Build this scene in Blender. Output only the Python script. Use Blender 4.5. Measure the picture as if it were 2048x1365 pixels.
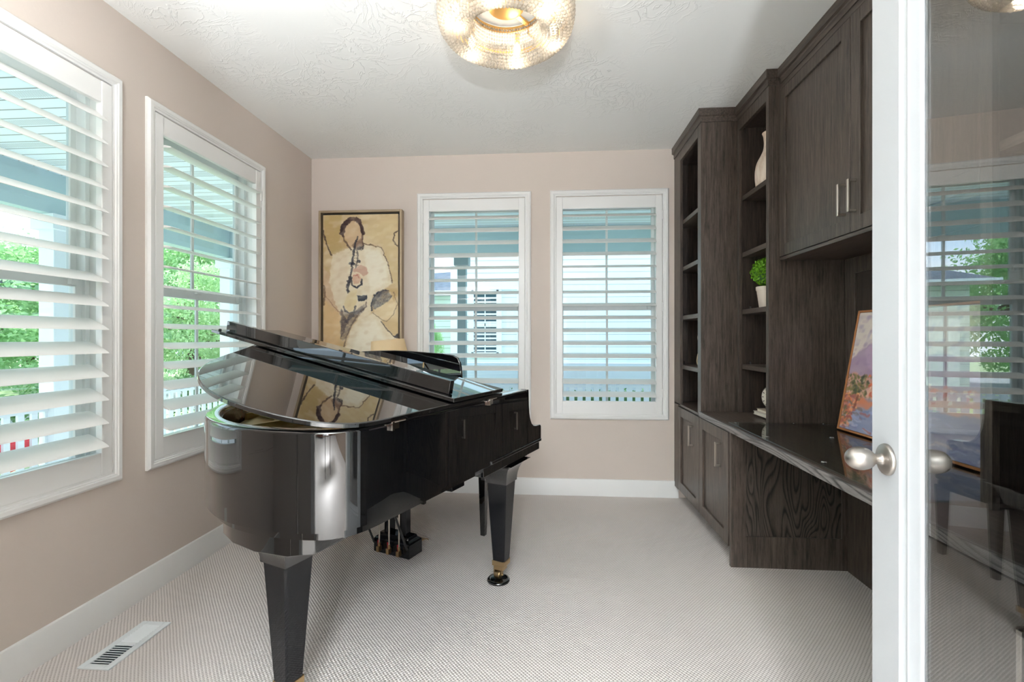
import bpy, math, random
import numpy as np
from mathutils import Vector, Matrix
random.seed(7)
PI = math.pi
for o in list(bpy.data.objects): bpy.data.objects.remove(o)
SC = bpy.context.scene
COL = SC.collection
# ---------------------------------------------------------------- camera, world, sun, exposure
CAMH = 1.255
cd = bpy.data.cameras.new('camera'); cam = bpy.data.objects.new('camera', cd); COL.objects.link(cam)
cam.location = (0, 0, CAMH); cam.rotation_euler = (PI/2, 0, math.radians(4.15))
cd.sensor_width = 36; cd.lens = 952*36/2048; cd.shift_y = -6.5/2048; cd.clip_start = .02; cd.clip_end = 200
SC.camera = cam
SC.view_settings.view_transform = 'Standard'; SC.view_settings.look = 'None'
SC.view_settings.exposure = 1.76; SC.view_settings.gamma = 1.0; SC.view_settings.use_curve_mapping = False
SC.render.film_transparent = False
SC.cycles.max_bounces = 10; SC.cycles.diffuse_bounces = 5; SC.cycles.glossy_bounces = 6
SC.cycles.transparent_max_bounces = 24; SC.cycles.transmission_bounces = 6
SC.cycles.sample_clamp_indirect = 6; SC.cycles.caustics_reflective = False; SC.cycles.caustics_refractive = False
SC.cycles.use_denoising = True
W = bpy.data.worlds.new('sky'); SC.world = W; W.use_nodes = True
wn = W.node_tree.nodes; wl = W.node_tree.links; wn.clear()
wo = wn.new('ShaderNodeOutputWorld'); wb = wn.new('ShaderNodeBackground'); tc = wn.new('ShaderNodeTexCoord')
nz = wn.new('ShaderNodeTexNoise'); nz.inputs['Scale'].default_value = 2.6; nz.inputs['Detail'].default_value = 6
wmp = wn.new('ShaderNodeMapping'); wmp.inputs['Scale'].default_value = (1, 1, 3)
cr = wn.new('ShaderNodeValToRGB')
cr.color_ramp.elements[0].position = .38; cr.color_ramp.elements[0].color = (.60, .80, 1.0, 1)
cr.color_ramp.elements[1].position = .60; cr.color_ramp.elements[1].color = (.97, .99, 1.0, 1)
wl.new(tc.outputs['Generated'], wmp.inputs[0]); wl.new(wmp.outputs[0], nz.inputs[0]); wl.new(nz.outputs[0], cr.inputs[0])
wl.new(cr.outputs[0], wb.inputs[0]); wl.new(wb.outputs[0], wo.inputs[0])
wb.inputs[1].default_value = .92
sd = bpy.data.lights.new('sun', 'SUN'); sun = bpy.data.objects.new('sun', sd); COL.objects.link(sun)
sd.energy = 3.1; sd.angle = .03; sd.color = (1, .95, .86)
sun.rotation_euler = Vector((.62, -.14, -1.0)).to_track_quat('-Z', 'Y').to_euler(); sun.location = (3, -4, 9)

# ---------------------------------------------------------------- materials
def lin(c):
    c = c/255.0
    return c/12.92 if c <= .04045 else ((c+.055)/1.055)**2.4
def rgb(r, g, b): return (lin(r), lin(g), lin(b), 1)
class NT:
    def __init__(s, name):
        s.m = bpy.data.materials.new(name); s.m.use_nodes = True; s.t = s.m.node_tree; s.t.nodes.clear()
        s.out = s.n('ShaderNodeOutputMaterial')
    def n(s, kind, **kw):
        x = s.t.nodes.new(kind)
        for k, v in kw.items(): setattr(x, k, v)
        return x
    def l(s, a, b): s.t.links.new(a, b)
    def coord(s, which='Object', scale=(1, 1, 1), rot=(0, 0, 0)):
        t = s.n('ShaderNodeTexCoord'); m = s.n('ShaderNodeMapping')
        m.inputs['Scale'].default_value = scale; m.inputs['Rotation'].default_value = rot
        s.l(t.outputs[which], m.inputs[0]); return m.outputs[0]
    def noise(s, vec, scale=5, detail=4, rough=.5, dist=0):
        x = s.n('ShaderNodeTexNoise'); s.l(vec, x.inputs[0])
        x.inputs['Scale'].default_value = scale; x.inputs['Detail'].default_value = detail
        x.inputs['Roughness'].default_value = rough; x.inputs['Distortion'].default_value = dist
        return x.outputs[0]
    def ramp(s, fac, stops):
        x = s.n('ShaderNodeValToRGB'); e = x.color_ramp.elements
        while len(e) < len(stops): e.new(.5)
        for k, (p, c) in enumerate(stops): e[k].position = p; e[k].color = c
        s.l(fac, x.inputs[0]); return x.outputs[0]
    def bump(s, h, strength=.3, dist=.01):
        x = s.n('ShaderNodeBump'); x.inputs['Strength'].default_value = strength; x.inputs['Distance'].default_value = dist
        s.l(h, x.inputs['Height']); return x.outputs[0]
    def math(s, op, a, b=None):
        x = s.n('ShaderNodeMath', operation=op)
        for i, v in enumerate((a, b)):
            if v is None: continue
            if isinstance(v, (int, float)): x.inputs[i].default_value = v
            else: s.l(v, x.inputs[i])
        return x.outputs[0]
    def bsdf(s, col=(.5, .5, .5, 1), rough=.5, metal=0, spec=.5, normal=None, **kw):
        b = s.n('ShaderNodeBsdfPrincipled')
        if isinstance(col, tuple): b.inputs['Base Color'].default_value = col
        else: s.l(col, b.inputs['Base Color'])
        if isinstance(rough, (int, float)): b.inputs['Roughness'].default_value = rough
        else: s.l(rough, b.inputs['Roughness'])
        b.inputs['Metallic'].default_value = metal; b.inputs['Specular IOR Level'].default_value = spec
        for k, v in kw.items(): b.inputs[k].default_value = v
        if normal: s.l(normal, b.inputs['Normal'])
        s.l(b.outputs[0], s.out.inputs[0]); return b
def M_plain(name, col, rough=.5, metal=0, spec=.5, var=.0, **kw):
    t = NT(name)
    if var:
        v = t.noise(t.coord(), 9, 5)
        c = t.ramp(v, [(.3, tuple(x*(1-var) for x in col[:3])+(1,)), (.7, tuple(min(1, x*(1+var)) for x in col[:3])+(1,))])
        t.bsdf(c, rough, metal, spec, **kw)
    else: t.bsdf(col, rough, metal, spec, **kw)
    return t.m
def M_wall():
    t = NT('wall_paint'); v = t.coord()
    n = t.noise(v, 60, 4, .6); n2 = t.noise(v, 1.2, 2)
    c = t.ramp(n2, [(.3, rgb(208, 196, 187)), (.7, rgb(212, 200, 190))])
    t.bsdf(c, .75, spec=.25, normal=t.bump(n, .12, .004)); return t.m
def M_ceiling():
    t = NT('textured_ceiling_plaster'); v = t.coord()
    d = t.noise(v, 2.2, 3, .6)
    vo = t.n('ShaderNodeTexVoronoi'); vo.feature = 'F1'; vo.inputs['Scale'].default_value = 2.6
    t.l(v, vo.inputs[0])
    sub = t.n('ShaderNodeVectorMath', operation='SUBTRACT'); t.l(v, sub.inputs[0]); 
    wv = t.n('ShaderNodeTexNoise'); wv.inputs['Scale'].default_value = 5.5; wv.inputs['Detail'].default_value = 5; wv.inputs['Distortion'].default_value = 3.2
    t.l(v, wv.inputs[0])
    a = t.math('ABSOLUTE', t.math('SUBTRACT', wv.outputs[0], .5))
    r = t.ramp(a, [(0, (1, 1, 1, 1)), (.045, (0, 0, 0, 1))])
    m = t.ramp(t.noise(v, 1.7, 2), [(.47, (0, 0, 0, 1)), (.66, (1, 1, 1, 1))])
    h = t.math('MULTIPLY', r, m)
    h2 = t.math('ADD', h, t.math('MULTIPLY', t.noise(v, 14, 3), .12))
    t.bsdf(rgb(240, 240, 237), .8, spec=.2, normal=t.bump(h2, .42, .006)); return t.m
def M_carpet():
    t = NT('loop_pile_carpet'); tcn = t.n('ShaderNodeTexCoord'); sp = t.n('ShaderNodeSeparateXYZ'); 
    nz = t.n('ShaderNodeTexNoise'); nz.inputs['Scale'].default_value = 7; nz.inputs['Detail'].default_value = 2
    t.l(tcn.outputs['Object'], nz.inputs[0])
    add = t.n('ShaderNodeVectorMath', operation='MULTIPLY_ADD'); t.l(nz.outputs['Color'], add.inputs[0]); add.inputs[1].default_value = (.006, .006, 0); t.l(tcn.outputs['Object'], add.inputs[2])
    t.l(add.outputs[0], sp.inputs[0])
    cx = t.math('COSINE', t.math('MULTIPLY', sp.outputs[0], PI/.0075))
    cy = t.math('COSINE', t.math('MULTIPLY', sp.outputs[1], PI/.0085))
    pr = t.math('MULTIPLY', cx, cy)
    fine = t.noise(tcn.outputs['Object'], 700, 2)
    big = t.noise(tcn.outputs['Object'], 1.6, 3)
    col = t.ramp(pr, [(.0, rgb(158, 150, 143)), (.30, rgb(222, 215, 210)), (1.0, rgb(240, 233, 229))])
    # ramp input is clamped: shift -1..1 to 0..1
    sh = t.math('MULTIPLY_ADD', pr, .5); sh.node.inputs[2].default_value = .5
    t.l(sh, col.node.inputs[0])
    mx = t.n('ShaderNodeMixRGB', blend_type='MULTIPLY'); mx.inputs[0].default_value = .35
    t.l(col, mx.inputs[1]); t.l(t.ramp(big, [(.3, (.86, .86, .86, 1)), (.7, (1, 1, 1, 1))]), mx.inputs[2])
    mx2 = t.n('ShaderNodeMixRGB', blend_type='MULTIPLY'); mx2.inputs[0].default_value = .5
    t.l(mx.outputs[0], mx2.inputs[1]); t.l(t.ramp(fine, [(.25, (.75, .75, .75, 1)), (.75, (1, 1, 1, 1))]), mx2.inputs[2])
    t.bsdf(mx2.outputs[0], .95, spec=.1, normal=t.bump(sh, .7, .004)); return t.m
def M_wood(name, axis='z', dark=rgb(46, 40, 36), light=rgb(104, 91, 82), rough=.33, cath=False, s=1.0):
    t = NT(name)
    sc = {'z': (26, 26, 1.6), 'y': (26, 1.6, 26), 'x': (1.6, 26, 26)}[axis]
    v = t.coord(scale=sc); n = t.noise(v, 3.2*s, 6, .65, .3)
    fine = t.noise(t.coord(scale=tuple(a*5 for a in sc)), 4, 3, .7)
    if cath:
        sc2 = {'z': (5, 5, .9), 'y': (6, .7, 6), 'x': (1.1, 5, 5)}[axis]
        vv = t.coord(scale=sc2)
        w = t.n('ShaderNodeTexNoise'); w.inputs['Scale'].default_value = 1.1; w.inputs['Detail'].default_value = 2; w.inputs['Distortion'].default_value = .3
        t.l(vv, w.inputs[0])
        rings = t.math('FRACT', t.math('MULTIPLY', w.outputs[0], 30))
        rr = t.ramp(rings, [(0, (0, 0, 0, 1)), (.35, (.8, .8, .8, 1)), (.8, (.9, .9, .9, 1)), (1, (0, 0, 0, 1))])
        n = t.math('ADD', t.math('MULTIPLY', rr, .42), t.math('MULTIPLY', n, .55))
    mixd = t.math('ADD', t.math('MULTIPLY', n, .7), t.math('MULTIPLY', fine, .3))
    c = t.ramp(mixd, [(.36, dark), (.66, light)])
    b = t.bump(mixd, .22, .002)
    t.bsdf(c, rough, spec=.5, normal=b); return t.m
def M_glass(name, tint=(1, 1, 1, 1), refl=.0, rough=0.0):
    t = NT(name); tr = t.n('ShaderNodeBsdfTransparent'); tr.inputs[0].default_value = tint
    gl = t.n('ShaderNodeBsdfGlossy'); gl.inputs['Roughness'].default_value = rough
    fr = t.n('ShaderNodeFresnel'); gm = t.n('ShaderNodeNewGeometry')
    t.l(t.math('SUBTRACT', 1.5, t.math('MULTIPLY', gm.outputs['Backfacing'], 1.5-1/1.5)), fr.inputs[0])   # same pane reflectance on entry and exit
    f = t.math('ADD', fr.outputs[0], refl); f.node.use_clamp = True
    mx = t.n('ShaderNodeMixShader'); t.l(f, mx.inputs[0]); t.l(tr.outputs[0], mx.inputs[1]); t.l(gl.outputs[0], mx.inputs[2])
    t.l(mx.outputs[0], t.out.inputs[0]); return t.m
def M_emit(name, col, st):
    t = NT(name); e = t.n('ShaderNodeEmission'); e.inputs[0].default_value = col; e.inputs[1].default_value = st
    t.l(e.outputs[0], t.out.inputs[0]); return t.m
def M_translucent(name, col, amount=.5, rough=.3):
    t = NT(name); a = t.bsdf(col, rough); tr = t.n('ShaderNodeBsdfTranslucent'); tr.inputs[0].default_value = col
    mx = t.n('ShaderNodeMixShader'); mx.inputs[0].default_value = amount
    t.l(a.outputs[0], mx.inputs[1]); t.l(tr.outputs[0], mx.inputs[2]); t.l(mx.outputs[0], t.out.inputs[0]); return t.m
def M_vcol(name, rough=.6):
    t = NT(name); a = t.n('ShaderNodeVertexColor'); a.layer_name = 'paint'
    n = t.noise(t.coord(), 90, 4, .7)
    t.bsdf(a.outputs[0], rough, spec=.3, normal=t.bump(n, .25, .002)); return t.m
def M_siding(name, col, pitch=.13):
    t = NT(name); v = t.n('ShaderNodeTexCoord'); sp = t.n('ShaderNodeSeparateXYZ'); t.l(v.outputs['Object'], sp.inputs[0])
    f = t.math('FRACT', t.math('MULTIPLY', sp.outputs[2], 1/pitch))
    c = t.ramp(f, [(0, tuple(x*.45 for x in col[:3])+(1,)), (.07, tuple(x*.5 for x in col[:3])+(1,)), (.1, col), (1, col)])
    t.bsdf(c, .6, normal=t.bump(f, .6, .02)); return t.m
def M_soffit(name, ax):
    t = NT(name); v = t.n('ShaderNodeTexCoord'); sp = t.n('ShaderNodeSeparateXYZ'); t.l(v.outputs['Object'], sp.inputs[0])
    run, acr = (sp.outputs[0], sp.outputs[1]) if ax == 'x' else (sp.outputs[1], sp.outputs[0])
    p = t.math('MULTIPLY', acr, 1/.119); f = t.math('FRACT', p)
    line = t.ramp(f, [(0, (.25, .25, .25, 1)), (.09, (.35, .35, .35, 1)), (.12, (1, 1, 1, 1)), (1, (1, 1, 1, 1))])
    third = t.math('LESS_THAN', t.math('FRACT', t.math('MULTIPLY', acr, 1/.357)), .333)
    slot = t.math('GREATER_THAN', t.math('FRACT', t.math('MULTIPLY', run, 1/.016)), .55)
    band = t.math('MULTIPLY', t.math('GREATER_THAN', f, .22), t.math('LESS_THAN', f, .9))
    dk = t.math('MULTIPLY', t.math('MULTIPLY', third, slot), band)
    k = t.math('SUBTRACT', 1.0, t.math('MULTIPLY', dk, .55))
    mx = t.n('ShaderNodeMixRGB', blend_type='MULTIPLY'); mx.inputs[0].default_value = 1; t.l(line, mx.inputs[1]); t.l(k, mx.inputs[2])
    m2 = t.n('ShaderNodeMixRGB', blend_type='MULTIPLY'); m2.inputs[0].default_value = 1; t.l(mx.outputs[0], m2.inputs[1]); m2.inputs[2].default_value = rgb(228, 234, 248)
    t.bsdf(m2.outputs[0], .5); return t.m
def M_shingle():
    t = NT('roof_shingles'); b = t.n('ShaderNodeTexBrick'); b.inputs['Scale'].default_value = 5
    b.inputs['Color1'].default_value = rgb(58, 72, 88); b.inputs['Color2'].default_value = rgb(84, 98, 116); b.inputs['Mortar'].default_value = rgb(45, 52, 64)
    t.l(t.coord(), b.inputs[0]); t.bsdf(b.outputs[0], .9); return t.m

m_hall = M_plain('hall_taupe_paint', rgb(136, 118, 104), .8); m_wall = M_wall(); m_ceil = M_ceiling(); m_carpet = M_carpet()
m_trim = M_plain('white_trim_paint', rgb(232, 232, 230), .38)
m_shut = M_plain('white_shutter_paint', rgb(236, 236, 234), .3)
m_vinyl = M_plain('white_vinyl', rgb(226, 230, 230), .35)
m_wz = M_wood('espresso_oak_vertical', 'z'); m_wy = M_wood('espresso_oak_lengthwise', 'y'); m_wx = M_wood('espresso_oak_across', 'x')
m_wcath = M_wood('espresso_oak_cathedral', 'z', cath=True, rough=.4, dark=rgb(28, 24, 22), light=rgb(92, 82, 74))
m_wedge = M_wood('espresso_oak_edge', 'y', cath=True, rough=.3, dark=rgb(52, 50, 50), light=rgb(140, 136, 134))
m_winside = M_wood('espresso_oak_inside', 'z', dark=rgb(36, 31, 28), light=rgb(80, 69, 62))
m_nickel = M_plain('brushed_nickel', rgb(200, 192, 182), .28, 1)
m_chrome = M_plain('polished_chrome', rgb(225, 220, 210), .08, 1)
m_brass = M_plain('aged_brass', rgb(176, 150, 112), .3, 1)
m_goldb = M_plain('brushed_gold', rgb(236, 190, 120), .35, 1)
m_black = M_plain('polished_ebony', (.0035, .0038, .0045, 1), .02, spec=.5, **{'IOR': 1.7, 'Coat Weight': .8, 'Coat Roughness': .01})
m_satin = M_plain('satin_ebony', (.004, .0045, .006, 1), .06, spec=.35)
m_mahog = M_wood('mahogany_inner_rim', 'x', dark=rgb(70, 40, 30), light=rgb(130, 82, 62), rough=.25)
m_plate = M_plain('gold_cast_plate', rgb(214, 190, 120), .3, .7, var=.06)
m_sound = M_wood('spruce_soundboard', 'y', dark=rgb(190, 160, 100), light=rgb(222, 196, 140), rough=.3)
m_red = M_plain('red_felt', rgb(180, 40, 45), .9)
m_pink = M_plain('pink_string_felt', rgb(214, 150, 140), .9)
m_wglass = M_glass('window_glass', (.90, .962, .995, 1))
m_dglass = M_glass('french_door_glass', (.92, .93, .93, 1), .17)
m_cglass = M_glass('clear_cover_glass', (.93, .97, .96, 1), .03)
m_clear = M_glass('clear_plastic', (.85, .88, .88, 1), .25, .1)
m_rubber = M_plain('black_rubber', (.01, .01, .01, 1), .5)
m_leaf = M_translucent('tree_leaves', rgb(156, 198, 138), .45, .5)
m_leaf2 = M_translucent('light_tree_leaves', rgb(186, 218, 166), .45, .5)
m_leafd = M_translucent('bush_leaves', rgb(76, 120, 62), .3, .6)
m_box = M_translucent('boxwood_leaves', rgb(120, 180, 40), .3, .4)
m_bark = M_plain('bark', rgb(96, 80, 66), .9, var=.2)
m_lawn = M_plain('lawn_grass', rgb(150, 168, 124), .95, var=.2)
m_street = M_plain('street_asphalt', rgb(150, 152, 155), .9, var=.05)
m_deck = M_plain('porch_concrete', rgb(218, 218, 214), .8, var=.03)
m_post = M_plain('porch_white_paint', rgb(225, 232, 240), .5)
m_beam = M_plain('porch_beam_paint', rgb(176, 198, 206), .55)
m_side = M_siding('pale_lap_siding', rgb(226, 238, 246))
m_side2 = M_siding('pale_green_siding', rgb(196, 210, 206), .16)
m_fence = M_plain('vinyl_fence', rgb(214, 222, 240), .5)
m_shingle = M_shingle()
m_sofx = M_soffit('vented_soffit_across', 'x'); m_sofy = M_soffit('vented_soffit_along', 'y')

# ---------------------------------------------------------------- mesh helpers
class MB:
    def __init__(s): s.v = []; s.f = []
    def add(s, vs, fs):
        b = len(s.v); s.v += [tuple(p) for p in vs]; s.f += [tuple(i+b for i in f) for f in fs]; return s
    def box(s, x0, x1, y0, y1, z0, z1):
        x0, x1 = sorted((x0, x1)); y0, y1 = sorted((y0, y1)); z0, z1 = sorted((z0, z1))
        return s.add([(x0, y0, z0), (x1, y0, z0), (x1, y1, z0), (x0, y1, z0), (x0, y0, z1), (x1, y0, z1), (x1, y1, z1), (x0, y1, z1)],
              [(0, 3, 2, 1), (4, 5, 6, 7), (0, 1, 5, 4), (1, 2, 6, 5), (2, 3, 7, 6), (3, 0, 4, 7)])
    def loft(s, rings, caps=True, closed=True, loop=False):
        n = len(rings[0]); vs = [p for r in rings for p in r]; fs = []
        R = len(rings)
        for i in range(R if loop else R-1):
            a, b = i*n, ((i+1) % R)*n
            for j in range(n if closed else n-1):
                k = (j+1) % n
                fs.append((a+j, a+k, b+k, b+j))
        if caps and not loop:
            fs.append(tuple(range(n))[::-1]); fs.append(tuple(range((R-1)*n, R*n)))
        return s.add(vs, fs)
    def prism(s, poly, axis, a, b):
        def P(p, c):
            return {'x': (c, p[0], p[1]), 'y': (p[0], c, p[1]), 'z': (p[0], p[1], c)}[axis]
        return s.loft([[P(p, a) for p in poly], [P(p, b) for p in poly]])
    def tube(s, pts, r, n=10, caps=True):
        pts = [Vector(p) for p in pts]; rings = []; up = None
        rr = r if isinstance(r, (list, tuple)) else [r]*len(pts)
        for i, p in enumerate(pts):
            t = (pts[min(i+1, len(pts)-1)]-pts[max(i-1, 0)]).normalized()
            if up is None:
                up = Vector((0, 0, 1)) if abs(t.z) < .9 else Vector((1, 0, 0))
            a = t.cross(up).normalized(); b = a.cross(t).normalized(); up = b
            rings.append([tuple(p+(a*math.cos(2*PI*k/n)+b*math.sin(2*PI*k/n))*rr[i]) for k in range(n)])
        return s.loft(rings, caps)
    def lathe(s, prof, c=(0, 0, 0), n=32, axis='z', caps=True):
        rings = []
        for (r, h) in prof:
            r = max(r, 1e-5); ring = []
            for k in range(n):
                u, w = r*math.cos(2*PI*k/n), r*math.sin(2*PI*k/n)
                ring.append({'z': (c[0]+u, c[1]+w, c[2]+h), 'x': (c[0]+h, c[1]+u, c[2]+w), 'y': (c[0]+u, c[1]+h, c[2]+w)}[axis])
            rings.append(ring)
        return s.loft(rings, caps)
    def sphere(s, c, r, nu=10, nv=7, sc=(1, 1, 1)):
        rings = []
        for i in range(1, nv):
            th = PI*i/nv
            rings.append([(c[0]+sc[0]*r*math.sin(th)*math.cos(2*PI*k/nu), c[1]+sc[1]*r*math.sin(th)*math.sin(2*PI*k/nu), c[2]+sc[2]*r*math.cos(th)) for k in range(nu)])
        b = len(s.v); s.loft(rings, caps=False)
        t0 = len(s.v); s.v += [(c[0], c[1], c[2]+sc[2]*r), (c[0], c[1], c[2]-sc[2]*r)]
        for k in range(nu):
            s.f.append((t0, b+k, b+(k+1) % nu)); l = b+(nv-2)*nu; s.f.append((t0+1, l+(k+1) % nu, l+k))
        return s
    def xf(s, M): s.v = [tuple(M @ Vector(p)) for p in s.v]; return s
    def map(s, fn): s.v = [tuple(fn(*p)) for p in s.v]; return s
ORG = {}
def _mesh(name, mb, mat, origin, bevel=0, angle=35, colors=None):
    me = bpy.data.meshes.new(name)
    ox, oy, oz = origin
    me.from_pydata([(x-ox, y-oy, z-oz) for x, y, z in mb.v], [], mb.f); me.update()
    import bmesh
    bm = bmesh.new(); bm.from_mesh(me); bmesh.ops.recalc_face_normals(bm, faces=bm.faces); bm.to_mesh(me); bm.free()
    if angle: 
        me.shade_smooth(); me.set_sharp_from_angle(angle=math.radians(angle))
    me.materials.append(mat)
    if colors is not None:
        ca = me.color_attributes.new('paint', 'FLOAT_COLOR', 'POINT')
        ca.data.foreach_set('color', np.asarray(colors, dtype=np.float32).ravel())
    o = bpy.data.objects.new(name, me); COL.objects.link(o)
    if bevel:
        b = o.modifiers.new('bevel', 'BEVEL'); b.width = bevel; b.segments = 2; b.limit_method = 'ANGLE'; b.angle_limit = math.radians(40); b.harden_normals = False
    if angle and (bevel or any(len(f) > 8 for f in mb.f)) and len(mb.f) < 6000:
        wnm = o.modifiers.new('weighted_normals', 'WEIGHTED_NORMAL'); wnm.keep_sharp = True; wnm.weight = 90
    return o
def part(name, mb, mat, parent, bevel=0, angle=35, label=None, colors=None, stuff=False):
    """a part; mesh given in the root's frame (world coordinates if the root is not rotated)"""
    org = ORG[parent.name]; o = _mesh(name, mb, mat, org, bevel, angle, colors); o.parent = parent; ORG[o.name] = org
    if label: o['label'] = label
    if stuff: o['kind'] = 'stuff'
    return o
def thing(name, label, cat, loc=(0, 0, 0), rotz=0, group=None, local=False, kind=None):
    o = bpy.data.objects.new(name, None); COL.objects.link(o); o.location = loc; o.rotation_euler = (0, 0, rotz); o.empty_display_size = .1
    ORG[o.name] = (0, 0, 0) if local else tuple(loc)
    if kind: o['kind'] = kind
    if label: o['label'] = label
    if cat: o['category'] = cat
    if group: o['group'] = group
    return o
def solo(name, mb, mat, label, cat, bevel=0, angle=35, group=None, kind=None, colors=None):
    xs = [v[0] for v in mb.v]; ys = [v[1] for v in mb.v]; zs = [v[2] for v in mb.v]
    loc = ((min(xs)+max(xs))/2, (min(ys)+max(ys))/2, min(zs))
    o = _mesh(name, mb, mat, loc, bevel, angle, colors); o.location = loc; ORG[o.name] = loc
    if label: o['label'] = label
    if cat: o['category'] = cat
    if group: o['group'] = group
    if kind: o['kind'] = kind
    return o
def struct(name, mb, mat, bevel=0, angle=35):
    o = _mesh(name, mb, mat, (0, 0, 0), bevel, angle); o['kind'] = 'structure'; ORG[o.name] = (0, 0, 0); return o
def catmull(P, n=8, closed=False):
    P = [Vector(p) for p in P]; out = []; N = len(P)
    for i in range(N if closed else N-1):
        g = lambda k: P[k % N] if closed else P[max(0, min(N-1, k))]
        a, b, c, d = g(i-1), g(i), g(i+1), g(i+2)
        for k in range(n):
            t = k/n
            out.append(tuple(.5*((2*b)+(c-a)*t+(2*a-5*b+4*c-d)*t*t+(3*b-a-3*c+d)*t**3)))
    if not closed: out.append(tuple(P[-1]))
    return out

# ---------------------------------------------------------------- room shell
XL, YB, XR, ZC, YF = -1.945, 3.82, 1.66, 2.74, .37
WT = .17
WIN_L = [(1.07, 2.04), (2.177, 3.147)]; WIN_B = [(-1.051, -.124), (.028, .956)]
ZW0, ZW1 = .65, 2.38
struct('floor', MB().box(XL-WT, XR+.15, -4.2, YB+WT, -.1, 0), m_carpet)
struct('ceiling', MB().box(XL-WT, XR+.15, YF-.1, YB+WT, ZC, ZC+.12), m_ceil)
def wall_holes(u0, u1, holes, f):
    mb = MB(); cur = u0
    for a, b in holes:
        f(mb, cur, a, 0, ZC); f(mb, a, b, 0, ZW0); f(mb, a, b, ZW1, ZC); cur = b
    f(mb, cur, u1, 0, ZC); return mb
struct('wall_left', wall_holes(YF-.12, YB+WT, [(a+.047, b-.047) for a, b in WIN_L], lambda m, a, b, c, d: m.box(XL-WT, XL, a, b, c, d)), m_wall)
struct('wall_back', wall_holes(XL, XR+.15, [(a+.047, b-.047) for a, b in WIN_B], lambda m, a, b, c, d: m.box(a, b, YB, YB+WT, c, d)), m_wall)
struct('wall_right', MB().box(XR, XR+.15, YF-.12, YB, 0, ZC), m_wall)
DX0, DX1 = -.915, .64
struct('wall_front', MB().box(XL, DX0, YF-.12, YF, 0, ZC).box(DX1, XR, YF-.12, YF, 0, ZC).box(DX0, DX1, YF-.12, YF, 2.44, ZC), m_wall)
def baseprof(): return [(0, 0), (.015, 0), (.015, .122), (.011, .131), (.0, .133)]
struct('baseboard_left', MB().prism([(XL+a, z) for a, z in baseprof()], 'y', YF, YB), m_trim)
struct('baseboard_back', MB().prism([(YB-a, z) for a, z in baseprof()], 'x', XL, 1.03), m_trim)
struct('trim_doorway', MB().box(DX0-.08, DX0, YF, YF+.018, 0, 2.52).box(DX0, DX1, YF, YF+.018, 2.44, 2.52).box(DX1, DX1+.08, YF, YF+.018, 0, 2.52)
       .box(DX0, DX0+.015, YF-.12, YF, 0, 2.44).box(DX1-.015, DX1, YF-.12, YF, 0, 2.44), m_trim, .003)

# hall behind the doorway
HX0, HX1, HY = -2.6, 2.2, -4.2
struct('ceiling_hall', MB().box(HX0, HX1, HY, YF-.12, ZC, ZC+.12), m_ceil)
struct('wall_hall_left', MB().box(HX0-.1, HX0, HY, YF-.12, 0, ZC), m_hall)
struct('wall_hall_right', MB().box(HX1, HX1+.1, HY, YF-.12, 0, ZC), m_hall)
struct('wall_hall_back', MB().box(HX0, -1.0, HY-.1, HY, 0, ZC).box(1.0, HX1, HY-.1, HY, 0, ZC).box(-1.0, 1.0, HY-.1, HY, 2.3, ZC).box(-1, 1, HY-.1, HY, 0, .4), m_hall)
struct('floor_hall_sides', MB().box(HX0, XL-WT, HY, YF-.12, -.1, 0).box(XR+.15, HX1, HY, YF-.12, -.1, 0), m_carpet)
cur = thing('curtain_pair', 'brown floor-length curtains at the hall window behind the doorway', 'curtain', (0, HY+.12, 0))
for sx in (-1, 1):
    mb = MB(); pts = []
    for k in range(61):
        u = .50+1.1*k/60; pts.append((sx*u, HY+.12+.03*math.sin(k*PI/3.2)))
    rings = [[(x, y, z) for x, y in pts]+[(x, y+.006, z) for x, y in pts[::-1]] for z in (.03, 2.45)]
    mb.loft(rings); part('curtain_panel', mb, M_plain('brown_curtain', rgb(98, 62, 46), .8) if sx < 0 else bpy.data.materials['brown_curtain'], cur)
mb = MB().tube([(-1.7, HY+.12, 2.47), (1.7, HY+.12, 2.47)], .014); part('curtain_rod', mb, m_satin, cur)
for yy in (-1.9, -3.2):  # unseen flush lights added in the hall to brighten the room
    t = thing('added_hall_light', 'added unseen fill light shaped as a flush lamp in the hall, %s' % ('nearer the doorway' if yy > -2 else 'nearer the curtained window'), 'ceiling light', (-.15, yy, ZC))
    part('lamp_base', MB().lathe([(.2, 0), (.2, -.02), (.19, -.03)], (-.15, yy, ZC)), m_nickel, t)
    part('lamp_shade', MB().lathe([(.185, -.03), (.17, -.07), (.1, -.09), (.001, -.095)], (-.15, yy, ZC)), M_emit('opal_lamp_glass', (1, .95, .88, 1), 2.0) if yy > -2 else bpy.data.materials['opal_lamp_glass'], t)
    ld = bpy.data.lights.new('hall_fill_lamp', 'AREA'); ld.shape = 'DISK'; ld.size = .36; ld.energy = 18; ld.color = (.88, .95, 1)
    lo = bpy.data.objects.new('hall_fill_lamp', ld); COL.objects.link(lo); lo.parent = t; lo.location = (0, 0, -.11)

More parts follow.
